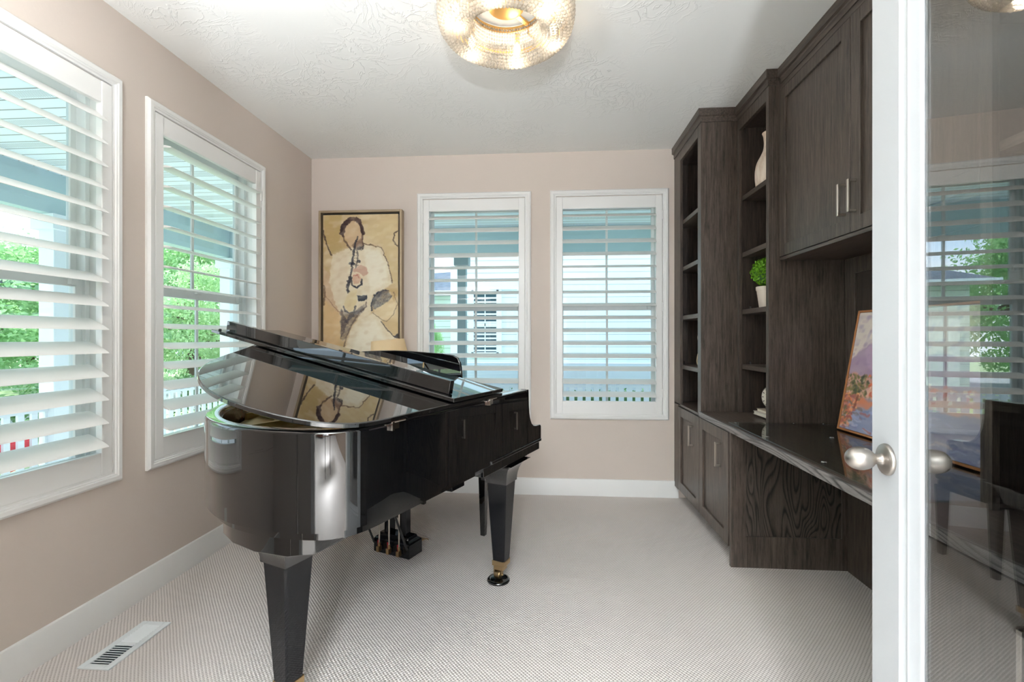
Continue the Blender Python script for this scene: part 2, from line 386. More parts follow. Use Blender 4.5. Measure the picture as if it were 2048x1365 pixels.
tx, ty = -1.15, .62  # out-of-view uplight, added so the ceiling gets more bounce light
tor = thing('added_torchiere', 'added unseen fill lamp shaped as a tall nickel uplight in the near left corner of the room', 'lamp', (tx, ty, 0))
part('base', MB().lathe([(.001, 0), (.14, 0), (.14, .015), (.02, .03)], (tx, ty, 0), 40), m_nickel, tor)
part('pole', MB().tube([(tx, ty, .02), (tx, ty, 1.70)], .012), m_nickel, tor)
part('bowl', MB().lathe([(.02, 1.69), (.10, 1.72), (.19, 1.79), (.20, 1.83), (.195, 1.83), (.185, 1.795), (.10, 1.73), (.02, 1.70)], (tx, ty, 0), 48, caps=False), m_nickel, tor)
ld = bpy.data.lights.new('uplight', 'AREA'); ld.shape = 'DISK'; ld.size = .32; ld.energy = 12; ld.color = (.90, .96, 1)
lo = bpy.data.objects.new('uplight', ld); COL.objects.link(lo); lo.parent = tor; lo.location = (0, 0, 1.80); lo.rotation_euler = (PI, 0, 0)
ct = thing('added_console_table', 'narrow dark console table added under the fill lamp in the hall behind the camera', 'table', (.1, -2.0, 0))  # unseen table, added only to carry the fill lamp
part('top', MB().box(-.30, .50, -2.18, -1.82, .74, .77), m_wx, ct, .003)
for sx in (-.27, .44):
    for sy in (-2.16, -1.87): part('leg', MB().box(sx, sx+.03, sy, sy+.03, 0, .74), m_wz, ct)
tl_ = thing('added_table_lamp', 'added unseen fill lamp with a white drum shade standing on the hall console table', 'lamp', (.1, -2.0, .7705))  # added lamp outside the view, fills the room evenly through the doorway
part('base', MB().lathe([(.001, 0), (.07, 0), (.07, .01), (.03, .03), (.05, .12), (.05, .2), (.02, .28), (.01, .30)], (.1, -2.0, .7705), 32), m_nickel, tl_)
mb = MB(); prf = [(.17, .30), (.15, .52), (.1475, .52), (.1675, .30)]
mb.loft([[(.1+r*math.cos(2*PI*k/40), -2.0+r*math.sin(2*PI*k/40), .7705+h) for r, h in prf] for k in range(40)], loop=True)
part('lamp_shade', mb, M_translucent('white_lamp_linen', (.9, .9, .88, 1), .75, .8), tl_, angle=40)
pd = bpy.data.lights.new('table_fill_light', 'POINT'); pd.energy = 500; pd.color = (.88, .945, 1); pd.shadow_soft_size = .13
po = bpy.data.objects.new('table_fill_light', pd); COL.objects.link(po); po.parent = tl_; po.location = (0, 0, .42)

# ---------------------------------------------------------------- windows and shutters
def fl(u, d, z): return (XL-d, u, z)
def fb(u, d, z): return (u, YB+d, z)
def ubox(mb, F, u0, u1, d0, d1, z0, z1):
    t = MB().box(u0, u1, d0, d1, z0, z1); t.map(lambda a, b, c: F(a, b, c)); mb.add(t.v, t.f); return mb
def louver(F, u0, u1, dc, zc, tilt):
    n = 12; ring = []
    a = math.radians(tilt); c, s = math.cos(a), math.sin(a)
    for k in range(n):
        th = 2*PI*k/n; x = .057*math.cos(th); y = .0062*math.sin(th)*(1 if abs(math.cos(th)) < .99 else 0)
        # x>0 : outwards.  tilt>0 : outer edge up, room edge down
        ring.append((x*c-y*s, x*s+y*c))
    return MB().loft([[F(u, dc+p, zc+q) for p, q in ring] for u in (u0, u1)])
def window(i, F, u0, u1, tilts, where, hinge_side):
    um = (u0+u1)/2
    loc = F(um, 0, ZW0); 
    w = thing('window_%d' % i, None, None, loc, kind='structure')
    a, b = u0+.047, u1-.047
    mb = MB()
    for (p, q, r, s) in ((a, a+.012, ZW0, ZW1), (b-.012, b, ZW0, ZW1), (a, b, ZW0, ZW0+.012), (a, b, ZW1-.012, ZW1)): ubox(mb, F, p, q, .0, .17, r, s)
    part('jamb', mb, m_trim, w, .002)
    zm = 1.505
    def frame(nm, d0, d1, z0, z1, wd):
        mb = MB()
        ubox(mb, F, a+.012, a+.012+wd, d0, d1, z0, z1); ubox(mb, F, b-.012-wd, b-.012, d0, d1, z0, z1)
        ubox(mb, F, a+.012+wd, b-.012-wd, d0, d1, z0, z0+wd); ubox(mb, F, a+.012+wd, b-.012-wd, d0, d1, z1-wd, z1)
        return part(nm, mb, m_vinyl, w, .002)
    frame('outer_frame', .085, .165, ZW0+.012, ZW1-.012, .022)
    def glass(z0, z1, d):
        mb = MB(); ubox(mb, F, a+.06, b-.06, d-.002, d+.002, z0, z1); return mb
    s1 = frame('upper_sash', .128, .15, zm-.02, ZW1-.03, .048); s2 = frame('lower_sash', .10, .124, ZW0+.03, zm+.025, .052)
    part('glass_pane', glass(zm+.01, ZW1-.07, .139), m_wglass, s1)
    part('glass_pane', glass(ZW0+.07, zm-.01, .112), m_wglass, s2)
    mb = MB(); ubox(mb, F, um-.009, um+.009, .134, .144, zm+.02, ZW1-.07); part('muntin', mb, m_vinyl, s1)
    mb = MB(); ubox(mb, F, um-.009, um+.009, .107, .117, ZW0+.07, zm-.02); part('muntin', mb, m_vinyl, s2)
    mb = MB(); ubox(mb, F, um-.03, um+.03, .085, .10, zm+.005, zm+.022); ubox(mb, F, b-.10, b-.07, .08, .10, zm-.02, zm+.035); part('sash_lock', mb, m_vinyl, w, .002)
    # casing: stepped moulding swept round the opening
    prof = [(0, .0), (0, -.012), (.010, -.022), (.026, -.022), (.030, -.018), (.034, -.018), (.038, -.012), (.047, -.012), (.047, .0)]
    cas = MB(); rings = []
    for (U, Z, su, sz) in ((u0, .607, 1, 1), (u1, .607, -1, 1), (u1, 2.43, -1, -1), (u0, 2.43, 1, -1)):
        rings.append([F(U+su*p, q, Z+sz*p) for p, q in prof])
    cas.loft(rings, loop=True)
    part('casing', cas, m_trim, w, angle=25)
    # shutter
    sh = thing('plantation_shutter', 'white louvred plantation shutter ' + where, 'window shutter', F(um, 0, ZW0), group=None)
    d0, d1 = -.012, .018; g = .003; ia, ib = a+g, b-g
    for p, q in ((ia, ia+.049), (ib-.049, ib)):
        mb = MB(); ubox(mb, F, p, q, d0, d1, ZW0+g, ZW1-g); part('stile', mb, m_shut, sh, .002)
    mb = MB(); ubox(mb, F, ia+.049, ib-.049, d0+.003, d1-.003, 2.283, ZW1-g); part('top_rail', mb, m_shut, sh, .002)
    mb = MB(); ubox(mb, F, ia+.049, ib-.049, d0+.003, d1-.003, ZW0+g, .752); part('bottom_rail', mb, m_shut, sh, .002)
    for k, t in enumerate(tilts):
        part('louver', louver(F, ia+.0505, ib-.0505, .003, 2.2293-.1016*k, t), m_shut, sh, angle=60)
    hu = b if hinge_side > 0 else a
    for z in (2.22, 1.5, .82):
        mb = MB(); ubox(mb, F, hu-.006, hu+.006, -.018, -.008, z-.035, z+.035); part('hinge', mb, m_trim, sh, .001)
window(1, fl, *WIN_L[0], [38, 35, 32, 29, 27, 26, 26, 26, 27, 27, 27, 28, 28, 28, 28], 'on the left wall nearest the camera, cut by the left edge', -1)
window(2, fl, *WIN_L[1], [9, 8, 8, 8, 7, 7, 8, 10, 12, 14, 16, 18, 20, 22, 24], 'on the left wall behind the piano, upper louvers open flat', 1)
window(3, fb, *WIN_B[0], [26, 30, 28, 28, 19, 18, 17, 17, 16, 16, 16, 16, 17, 17, 17], 'on the back wall beside the framed musician painting', -1)
window(4, fb, *WIN_B[1], [22, 29, 27, 24, 16, 15, 15, 15, 15, 15, 15, 16, 16, 17, 17], 'on the back wall beside the dark bookcase', 1)

# ---------------------------------------------------------------- built-in cabinets
def shaker(parent, xf, y0, y1, z0, z1, rail, hy, hz0, hz1, th=.02):
    """door front facing -x, proud face at xf"""
    xb = xf+th
    d = part('door', MB().box(xf, xb, y0, y0+rail, z0, z1).box(xf, xb, y1-rail, y1, z0, z1)
             .box(xf, xb, y0+rail, y1-rail, z0, z0+rail).box(xf, xb, y0+rail, y1-rail, z1-rail, z1), m_wz, parent, .0015)
    part('door_panel', MB().box(xf+.011, xb-.001, y0+rail-.002, y1-rail+.002, z0+rail-.002, z1-rail+.002), m_wz, d)
    h = MB().box(xf-.034, xf-.024, hy-.006, hy+.006, hz0, hz1).box(xf-.03, xf, hy-.006, hy+.006, hz0, hz0+.011).box(xf-.03, xf, hy-.006, hy+.006, hz1-.011, hz1)
    part('handle', h, m_nickel, d, .0015)
    return d
XBK = 1.637
# base cabinet under the far bookcase
bc = thing('base_cabinet', 'dark oak base cabinet with two shaker doors in the back right corner', 'cabinet', (1.3, 3.25, 0))
part('body', MB().box(1.021, XBK, 2.705, 3.818, .1, .742), m_wz, bc, .001)
part('toe_kick', MB().box(1.10, XBK, 2.705, 3.818, 0, .1), m_winside, bc)
part('filler_strip', MB().box(1.0, 1.021, 3.713, 3.818, .098, .742), m_wz, bc)
part('side_panel', MB().box(1.005, 1.085, 2.68, 2.704, 0, .744).box(1.085, 1.585, 2.68, 2.704, 0, .17).box(1.085, 1.585, 2.68, 2.704, .735, .744).box(1.585, XBK, 2.68, 2.704, 0, .744), m_wz, bc, .001)
part('knee_panel', MB().box(1.083, 1.587, 2.69, 2.703, .168, .737), m_wcath, bc, label='recessed side panel with bold cathedral grain')
shaker(bc, 1.0, 3.214, 3.711, .104, .732, .068, 3.34, .512, .653)
shaker(bc, 1.0, 2.708, 3.209, .104, .732, .068, 2.823, .512, .653)
# near base cabinet
bn = thing('base_cabinet', 'dark oak base cabinet seen low through the french door glass', 'cabinet', (1.3, .95, 0))
part('body', MB().box(1.021, XBK, .42, 1.42, .1, .742), m_wz, bn, .001)
part('toe_kick', MB().box(1.10, XBK, .42, 1.42, 0, .1), m_winside, bn)
part('side_panel', MB().box(1.005, XBK, 1.42, 1.445, 0, .744), m_wz, bn, .001)
shaker(bn, 1.0, .93, 1.415, .104, .732, .068, 1.05, .512, .653)
shaker(bn, 1.0, .43, .925, .104, .732, .068, .80, .512, .653)
# knee space back
solo('knee_space_panel', MB().box(1.612, XR-.002, 1.447, 2.678, 0, .742), m_wz, 'dark oak back panel of the open knee space under the desk', 'wood panel')
# desk top
dk = thing('desk_top', 'long dark oak desk top running along the right-hand cabinets', 'desk top', (1.3, 1.9, .745))
part('slab', MB().box(1.002, XR-.003, .42, 3.168, .746, .776), m_wy, dk)
part('front_edge', MB().box(.985, 1.002, .42, 3.168, .744, .7765), m_wedge, dk, .0015, label='front edge with pale open grain')
gsh = thing('glass_desk_cover', 'clear glass sheet lying on the dark desk top', 'glass sheet', (1.2, 2.1, .777))
part('sheet', MB().box(1.012, 1.60, 1.46, 2.735, .779, .785), m_cglass, gsh, .001)
for x, y in ((1.04, 2.70), (1.345, 2.70), (1.33, 2.33), (1.04, 1.87), (1.04, 2.33), (1.5, 2.70)):
    part('bumper', MB().lathe([(.0095, 0), (.010, .002), (.007, .006)], (x, y, .785), 12), m_clear, gsh)

def bookcase(label, xf, y0, y1, z0, shelves, st_near, st_far, crown=True, depth_to=XBK, fz=None):
    t = thing('bookcase', label, 'bookcase', ((xf+depth_to)/2, (y0+y1)/2, z0))
    ztop = 2.66
    part('side_panel', MB().box(xf+.02, depth_to, y0, y0+.019, z0, ztop), m_wz, t, .001)
    part('side_panel', MB().box(xf+.02, depth_to, y1-.019, y1, z0, ztop), m_winside, t)
    part('back_panel', MB().box(depth_to-.012, depth_to, y0+.019, y1-.019, z0, ztop), m_winside, t)
    part('face_frame', MB().box(xf, xf+.02, y0, st_near, z0, ztop).box(xf, xf+.02, st_far, y1, z0, ztop).box(xf, xf+.02, st_near, st_far, 2.585, ztop), m_wz, t, .001)
    part('top_panel', MB().box(xf+.02, depth_to, y0+.019, y1-.019, 2.6, 2.62), m_winside, t)
    for z in shelves:
        sh = part('shelf', MB().box(xf+.022, depth_to-.013, y0+.0195, y1-.0195, z-.03, z), m_wy, t, .001)
        mb = MB()
        for yy in (y0+.024, y1-.024):
            for xx in (xf+.07, depth_to-.06): mb.box(xx-.006, xx+.006, yy-.004, yy+.004, z, z+.022)
        part('shelf_clip', mb, m_clear, sh, .001)
    return t
def crown(t, pts):
    """moulding following a plan polyline pts (x,y) ; room side is to the left of travel"""
    prof = [(-.02, 2.655), (.005, 2.655), (.005, 2.683), (.009, 2.689), (.020, 2.693), (.020, 2.7385), (-.02, 2.7385)]
    P = [Vector((p[0], p[1])) for p in pts]; rings = []
    for i, p in enumerate(P):
        dn = []
        if i > 0: e = (P[i]-P[i-1]).normalized(); dn.append(Vector((e.y, -e.x)))
        if i < len(P)-1: e = (P[i+1]-P[i]).normalized(); dn.append(Vector((e.y, -e.x)))
        if len(dn) == 2: m = (dn[0]+dn[1]).normalized(); m = m/max(.3, m.dot(dn[0]))
        else: m = dn[0]
        rings.append([(p.x+m.x*a, p.y+m.y*a, z) for a, z in prof])
    part('crown_moulding', MB().loft(rings), m_wy, t, angle=30)
A = bookcase('tall dark oak bookcase in the back right corner holding a loop of white cable', 1.0, 3.172, 3.818, .746, [2.137, 1.787, 1.42, 1.05], 3.238, 3.655)
part('floor_panel', MB().box(1.0, XBK, 3.172, 3.818, .743, .757), m_wy, A)
crown(A, [(1.0, 3.818), (1.0, 3.172), (1.238, 3.172)])
B = bookcase('middle dark oak bookcase with vase, plant and clock on its shelves', 1.23, 2.741, 3.171, .777, [2.163, 1.80, 1.435, 1.085], 2.772, 3.148)
crown(B, [(1.23, 3.171), (1.23, 2.741), (1.292, 2.741)])
Dn = bookcase('dark oak bookcase with empty shelves seen through the french door glass', 1.23, .45, 1.447, .777, [2.163, 1.80, 1.435], .50, 1.410)
crown(Dn, [(1.27, 1.447), (1.23, 1.447), (1.23, .45)])
# wall cabinet between
Cc = thing('wall_cabinet', 'dark oak wall cabinet with two tall shaker doors above the desk', 'cabinet', (1.46, 2.09, 1.69))
part('body', MB().box(1.307, XBK, 1.449, 2.739, 1.70, 2.66), m_wz, Cc)
part('bottom_panel', MB().box(1.29, XBK, 1.449, 2.739, 1.683, 1.70), m_wy, Cc, .001)
part('top_rail', MB().box(1.29, 1.307, 1.449, 2.739, 2.625, 2.66), m_wy, Cc)
shaker(Cc, 1.286, 2.122, 2.737, 1.703, 2.62, .062, 2.205-.05, 1.781, 1.919)
shaker(Cc, 1.286, 1.452, 2.118, 1.703, 2.62, .062, 2.205-.12, 1.781, 1.919)
crown(Cc, [(1.29, 2.722), (1.29, 1.466)])
# nook back panel
np_ = thing('nook_back_panel', 'dark oak framed panel behind the desk below the wall cabinet', 'wood panel', (1.645, 2.09, .777))
part('panel', MB().box(1.648, 1.657, 1.449, 2.739, .777, 1.682), m_winside, np_)
part('panel_frame', MB().box(1.636, 1.648, 2.66, 2.739, .777, 1.682).box(1.636, 1.648, 1.449, 1.53, .777, 1.682).box(1.636, 1.648, 1.53, 2.66, 1.60, 1.682).box(1.636, 1.648, 1.53, 2.66, .777, .86), m_wz, np_, .001)

# ---------------------------------------------------------------- things on the shelves
v = thing('vase', 'cream carved vase with narrow neck on the upper bookcase shelf', 'vase', (1.345, 2.945, 2.163))
t = NT('cream_carved_wood'); nn = t.noise(t.coord(scale=(6, 6, 2)), 4, 4, .6, 1.2)
t.bsdf(t.ramp(nn, [(.35, rgb(206, 180, 158)), (.6, rgb(232, 216, 200))]), .55, normal=t.bump(nn, .3, .004)); m_vase = t.m
prof = [(.086, 0), (.090, .003), (.095, .05), (.094, .10), (.084, .145), (.064, .185), (.050, .22), (.046, .26), (.050, .30), (.056, .318), (.050, .318), (.044, .30), (.040, .26)]
mb = MB().lathe([(p[0], p[1]) for p in catmull([(a, b, 0) for a, b in prof], 4)], (1.345, 2.945, 2.163), 40, caps=False); part('body', mb, m_vase, v, angle=60)
part('base', MB().lathe([(.086, .0005), (.086, .003), (.001, .003)], (1.345, 2.945, 2.163), 40), m_vase, v)
pl = thing('potted_boxwood', 'small round boxwood plant in a beige pot on the bookcase shelf', 'potted plant', (1.33, 2.98, 1.435))
PX, PY, PZ = 1.33, 2.98, 1.435
m_pot = M_plain('beige_ceramic', rgb(214, 202, 188), .6, var=.04)
part('pot', MB().lathe([(.04, 0), (.044, .002), (.058, .105), (.060, .105), (.062, .112), (.062, .128), (.058, .13), (.052, .128), (.05, .11), (.001, .108)], (PX, PY, PZ), 32), m_pot, pl)
mb = MB()
for k in range(1500):
    d = Vector((random.gauss(0, 1), random.gauss(0, 1), random.gauss(0, 1))).normalized(); r = .088*(.75+.3*random.random())
    c = Vector((PX, PY, PZ+.218))+Vector((d.x*r, d.y*r, d.z*r*.95))
    a = d.orthogonal().normalized(); a.rotate(Matrix.Rotation(random.random()*6.28, 3, d)); b = d.cross(a); nrm = (d*.5+a*random.uniform(-.6, .6)+b*random.uniform(-.6, .6)).normalized()
    u = nrm.orthogonal().normalized(); w = nrm.cross(u); l = .009+.004*random.random()
    mb.add([c-u*l*.9, c+w*l*.55+nrm*.001, c+u*l*.9, c-w*l*.55+nrm*.001], [(0, 1, 2, 3)])
part('leaves', mb, m_box, pl, angle=0)
part('twig_core', MB().sphere((PX, PY, PZ+.21), .072, 14, 10).tube([(PX, PY, PZ+.1), (PX, PY, PZ+.16)], .01), m_leafd, pl)
# clock + books
m_page = M_plain('white_book_cover', rgb(228, 224, 214), .6); m_page2 = M_plain('cream_book_cover', rgb(205, 190, 172), .6); m_paper = M_plain('book_pages', rgb(235, 230, 215), .8)
BX, BY = 1.40, 2.96
def book(label, z0, z1, x0, x1, y0, y1, mat):
    b = thing('book', label, 'book', ((x0+x1)/2, (y0+y1)/2, z0), group='books under the shelf clock')
    part('pages', MB().box(x0+.003, x1-.003, y0+.003, y1-.003, z0+.003, z1-.003), m_paper, b)
    part('cover', MB().box(x0, x1, y0, y1, z0, z0+.003).box(x0, x1, y0, y1, z1-.003, z1).box(x1-.003, x1, y0, y1, z0, z1), mat, b)
book('wide white book lying lowest under the shelf clock', .7865, .806, 1.272, 1.47, 2.79, 3.035, m_page)
book('thinner beige book lying directly beneath the shelf clock', .8065, .823, 1.285, 1.46, 2.80, 3.02, m_page2)
ck = thing('table_clock', 'small round white-faced clock standing on two books', 'clock', (1.335, 2.935, .8235), rotz=.35, local=True)
m_face = M_plain('clock_face', rgb(226, 220, 205), .5); m_frame = M_plain('pewter', rgb(120, 115, 108), .35, .8)
part('case', MB().lathe([(.06, -.014), (.068, -.01), (.07, .0), (.068, .012), (.06, .014)], (0, 0, .075), 36, 'x'), m_frame, ck)
part('face', MB().lathe([(.060, -.0145), (.001, -.016)], (0, 0, .075), 36, 'x'), m_face, ck)
mb = MB()
for k in range(12):
    a = k*PI/6; q = Matrix.Rotation(a, 4, 'X'); tmp = MB().box(-.0175, -.016, -.002, .002, .044, .054); tmp.xf(Matrix.Translation((0, 0, .075)) @ q); mb.add(tmp.v, tmp.f)
part('hour_marks', mb, m_rubber, ck)
for a, l, w in ((-.9, .03, .0022), (.5, .043, .0016)):
    tmp = MB().box(-.019, -.0178, -w, w, -.008, l).xf(Matrix.Translation((0, 0, .075)) @ Matrix.Rotation(a, 4, 'X')); part('hand', tmp, m_rubber, ck)
part('foot', MB().box(-.012, .012, -.035, -.02, 0, .022).box(-.012, .012, .02, .035, 0, .022), m_frame, ck, .002)
# cable loop on the far shelf
pts = []
for k in range(90):
    a = k/90*2*PI*3.2; R = .085+.025*math.sin(a*.37)
    pts.append((1.13+.03*math.sin(a*.9)+.012*math.sin(a*2.1), 3.50+R*.62*math.cos(a), 1.05+.006+.115+ (.11+.03*math.sin(a*.31))*math.sin(a)*.96))
zmin = min(p[2] for p in pts); pts = [(x, y, z-zmin+1.0545) for x, y, z in pts]
solo('power_cable', MB().tube(catmull(pts, 3), .0038, 8), M_plain('cream_cable', rgb(226, 206, 170), .45), 'coiled cream cable standing on a lower shelf of the corner bookcase', 'cable', angle=80)

# ---------------------------------------------------------------- painters
def vnoise(x, y, seed):
    r = np.random.RandomState(seed); G = r.rand(64, 64)
    xi = np.floor(x).astype(int); yi = np.floor(y).astype(int); fx = x-xi; fy = y-yi; fx = fx*fx*(3-2*fx); fy = fy*fy*(3-2*fy)
    g = lambda a, b: G[a % 64, b % 64]
    return (g(xi, yi)*(1-fx)+g(xi+1, yi)*fx)*(1-fy)+(g(xi, yi+1)*(1-fx)+g(xi+1, yi+1)*fx)*fy
class Canvas:
    def __init__(s, w, h, nx, ny, base, seed=1, wob=4):
        s.X, s.Y = np.meshgrid(np.linspace(0, w, nx), np.linspace(0, h, ny)); s.nx, s.ny = nx, ny
        s.wx = s.X+wob*(vnoise(s.X/14, s.Y/14, seed)-.5)*2+wob*.5*(vnoise(s.X/5, s.Y/5, seed+1)-.5)*2
        s.wy = s.Y+wob*(vnoise(s.X/14, s.Y/14, seed+2)-.5)*2+wob*.5*(vnoise(s.X/5, s.Y/5, seed+3)-.5)*2
        s.C = np.ones((ny, nx, 3))*np.array(base); s.seed = seed
    def mix(s, a, col): a = np.clip(a, 0, 1)[..., None]; s.C = s.C*(1-a)+np.array(col)*a
    def poly(s, P, col, soft=3, op=1.0, tex=.25):
        inside = np.zeros(s.X.shape, bool); D = np.full(s.X.shape, 1e9); n = len(P)
        for i in range(n):
            (x1, y1), (x2, y2) = P[i], P[(i+1) % n]
            if y1 != y2:
                c = ((y1 > s.wy) != (y2 > s.wy)) & (s.wx < (x2-x1)*(s.wy-y1)/(y2-y1)+x1); inside ^= c
            D = np.minimum(D, s._seg(x1, y1, x2, y2))
        sd = np.where(inside, D, -D); a = np.clip(sd/soft+.5, 0, 1)*op
        s.seed += 1; t = vnoise(s.X/18+s.Y/40, s.Y/10, s.seed); a = a*(1-tex*t); s.mix(a, col)
    def _seg(s, x1, y1, x2, y2):
        dx, dy = x2-x1, y2-y1; L = dx*dx+dy*dy+1e-9
        t = np.clip(((s.wx-x1)*dx+(s.wy-y1)*dy)/L, 0, 1)
        return np.hypot(s.wx-x1-t*dx, s.wy-y1-t*dy)
    def line(s, P, w, col, op=1.0, dry=.35):
        D = np.full(s.X.shape, 1e9)
        for (a, b), (c, d) in zip(P[:-1], P[1:]): D = np.minimum(D, s._seg(a, b, c, d))
        s.seed += 1; t = vnoise(s.X/3.5, s.Y/6, s.seed)
        s.mix(np.clip((w*.65-D)/2.2+.5, 0, 1)*op*(1-dry*t), col)
    def mottle(s, cols, sx, sy, amt, sharp=3):
        for k, c in enumerate(cols):
            s.seed += 1; t = vnoise(s.X/sx+s.Y/(sx*3), s.Y/sy, s.seed); s.mix(np.clip((t-.55)*sharp, 0, 1)*amt, c)
    def colors(s):
        c = np.clip(s.C, 0, 255)/255.0; l = np.where(c <= .04045, c/12.92, ((c+.055)/1.055)**2.4)
        return np.concatenate([l, np.ones(l.shape[:2]+(1,))], 2).reshape(-1, 4)
def grid_mesh(nx, ny, fn):
    mb = MB(); mb.v = [fn(i/(nx-1), j/(ny-1)) for j in range(ny) for i in range(nx)]
    mb.f = [(j*nx+i, j*nx+i+1, (j+1)*nx+i+1, (j+1)*nx+i) for j in range(ny-1) for i in range(nx-1)]; return mb
m_paint = M_vcol('oil_paint')
# musician painting : canvas units = crop px (438 wide)
cw, chh = 438, 960; nx, ny = 250, 540
c = Canvas(cw, chh, nx, ny, (206, 182, 140), 11, 4)
def S(P): return [(x-90, y-70) for x, y in P]
c.mottle([(220, 198, 158), (190, 160, 112), (226, 208, 172)], 60, 45, .7)
c.poly(S([(90, 70), (200, 70), (190, 220), (215, 290), (140, 300), (100, 200)]), (186, 160, 104), 14, .8)
c.poly(S([(90, 560), (200, 640), (190, 760), (160, 1030), (90, 1030)]), (222, 188, 140), 20, .8)
c.poly(S([(90, 370), (150, 440), (180, 560), (190, 640), (90, 560)]), (214, 184, 160), 14, .6)
c.poly(S([(350, 130), (530, 100), (530, 480), (480, 470), (450, 300), (400, 240), (340, 230)]), (214, 194, 148), 16, .6)
W1_, W2_ = (232, 222, 198), (240, 234, 214)
c.poly(S([(145, 300), (240, 262), (330, 245), (430, 262), (470, 350), (494, 470), (440, 505), (380, 540), (370, 640), (330, 660), (250, 640), (190, 650), (160, 580), (125, 460)]), W1_, 8, .95)
c.poly(S([(330, 270), (420, 280), (460, 370), (470, 460), (370, 520), (350, 430)]), W2_, 14, .8)
c.poly(S([(150, 330), (235, 300), (235, 470), (205, 570), (170, 560)]), (228, 212, 186), 14, .7)
c.poly(S([(300, 660), (400, 640), (440, 700), (520, 790), (540, 1030), (205, 1030), (215, 860), (250, 740)]), W1_, 10, .97)
c.poly(S([(320, 690), (400, 680), (450, 780), (500, 860), (420, 1000), (260, 1000), (260, 850)]), W2_, 20, .8)
c.poly(S([(385, 590), (490, 545), (520, 600), (500, 660), (450, 690), (390, 650)]), (226, 208, 170), 10, .9)
# head
c.poly(S([(205, 150), (235, 100), (280, 90), (315, 130), (325, 180), (318, 235), (290, 262), (250, 262), (222, 215)]), (206, 176, 142), 6, .95)
c.poly(S([(220, 160), (250, 120), (290, 115), (300, 170), (280, 200), (235, 200)]), (214, 188, 150), 8, .8)
c.line(S([(196, 175), (205, 130), (238, 98), (270, 90), (300, 105), (318, 150), (326, 180)]), 15, (62, 42, 40), .9)
c.line(S([(198, 160), (215, 120), (250, 96), (290, 100)]), 17, (70, 48, 44), .85)
c.line(S([(205, 180), (215, 220), (240, 255), (258, 275)]), 7, (60, 40, 38), .8)
c.line(S([(322, 175), (318, 215), (325, 250)]), 8, (66, 46, 44), .8)
c.poly(S([(255, 250), (320, 200), (325, 255), (285, 275)]), (110, 84, 74), 8, .7)
c.poly(S([(285, 262), (328, 250), (326, 272), (290, 275)]), (44, 42, 50), 4, .9)
c.line(S([(325, 240), (380, 248), (430, 262), (460, 330), (480, 400), (492, 465)]), 5, (88, 66, 54), .8)
c.line(S([(90, 160), (108, 230), (138, 305)]), 7, (58, 44, 40), .85)
c.line(S([(95, 480), (100, 540), (92, 590)]), 8, (84, 62, 50), .7)
c.line(S([(530, 165), (508, 180), (500, 215), (512, 245), (528, 252)]), 6, (60, 44, 44), .85)
hair = (58, 40, 40)
c.poly(S([(190, 175), (198, 125), (235, 92), (275, 84), (264, 106), (228, 132), (214, 180), (206, 200)]), hair, 4, .92, .15)
c.poly(S([(268, 86), (305, 96), (325, 140), (329, 184), (314, 180), (304, 135), (284, 108)]), hair, 4, .9, .15)
c.poly(S([(190, 622), (250, 642), (330, 590), (346, 600), (292, 668), (250, 722), (228, 785), (202, 800), (192, 720)]), (96, 88, 90), 6, .7, .7)
# instrument
dk_ = (40, 42, 54)
c.line(S([(292, 200), (275, 260), (265, 320), (258, 380), (250, 430), (240, 480), (236, 520)]), 9, dk_, .9, .3)
c.line(S([(286, 270), (292, 300), (288, 350), (278, 380)]), 6, (86, 80, 78), .8)
for (x, y) in ((255, 350), (265, 355), (250, 432), (240, 455), (237, 510), (298, 338)): c.line(S([(x-5, y), (x+6, y+3)]), 13, dk_, .85)
for y in (290, 305, 320, 340, 360): c.line(S([(264, y), (296, y+4)]), 3, (100, 92, 84), .7)
c.poly(S([(262, 385), (310, 362), (345, 375), (352, 410), (330, 425), (300, 405), (265, 400)]), (200, 158, 138), 6, .9)
c.poly(S([(262, 440), (270, 415), (300, 412), (315, 440), (300, 468), (272, 470)]), (214, 172, 148), 4, .95)
c.line(S([(256, 440), (262, 480), (290, 490), (314, 476), (318, 446)]), 9, dk_, .9, .2)
c.line(S([(268, 424), (290, 418), (303, 436)]), 3, (160, 70, 66), .8)
c.line(S([(248, 440), (232, 470), (228, 510), (240, 520)]), 7, (70, 70, 78), .8)
c.poly(S([(240, 520), (285, 500), (290, 560), (275, 620), (240, 632), (215, 600), (222, 560)]), (224, 206, 160), 6, .9)
c.line(S([(212, 600), (218, 625), (245, 640), (270, 630), (280, 600)]), 8, (70, 72, 82), .85)
c.poly(S([(292, 540), (345, 535), (346, 565), (295, 570)]), (38, 44, 58), 4, .95)
# trousers and belt shading
for k in range(9):
    x0 = 196+k*5; c.line(S([(x0, 620+k*10), (x0+4, 700), (x0-2, 790-k*14)]), 6, (72, 64, 68), .65, .6)
for k in range(8):
    c.line(S([(255+k*10, 640-k*4), (225+k*14, 690-k*10)]), 7, (60, 62, 74), .7, .55)
c.line(S([(345, 575), (342, 600), (300, 640), (260, 700), (225, 780), (205, 860)]), 7, (96, 80, 76), .7, .4)
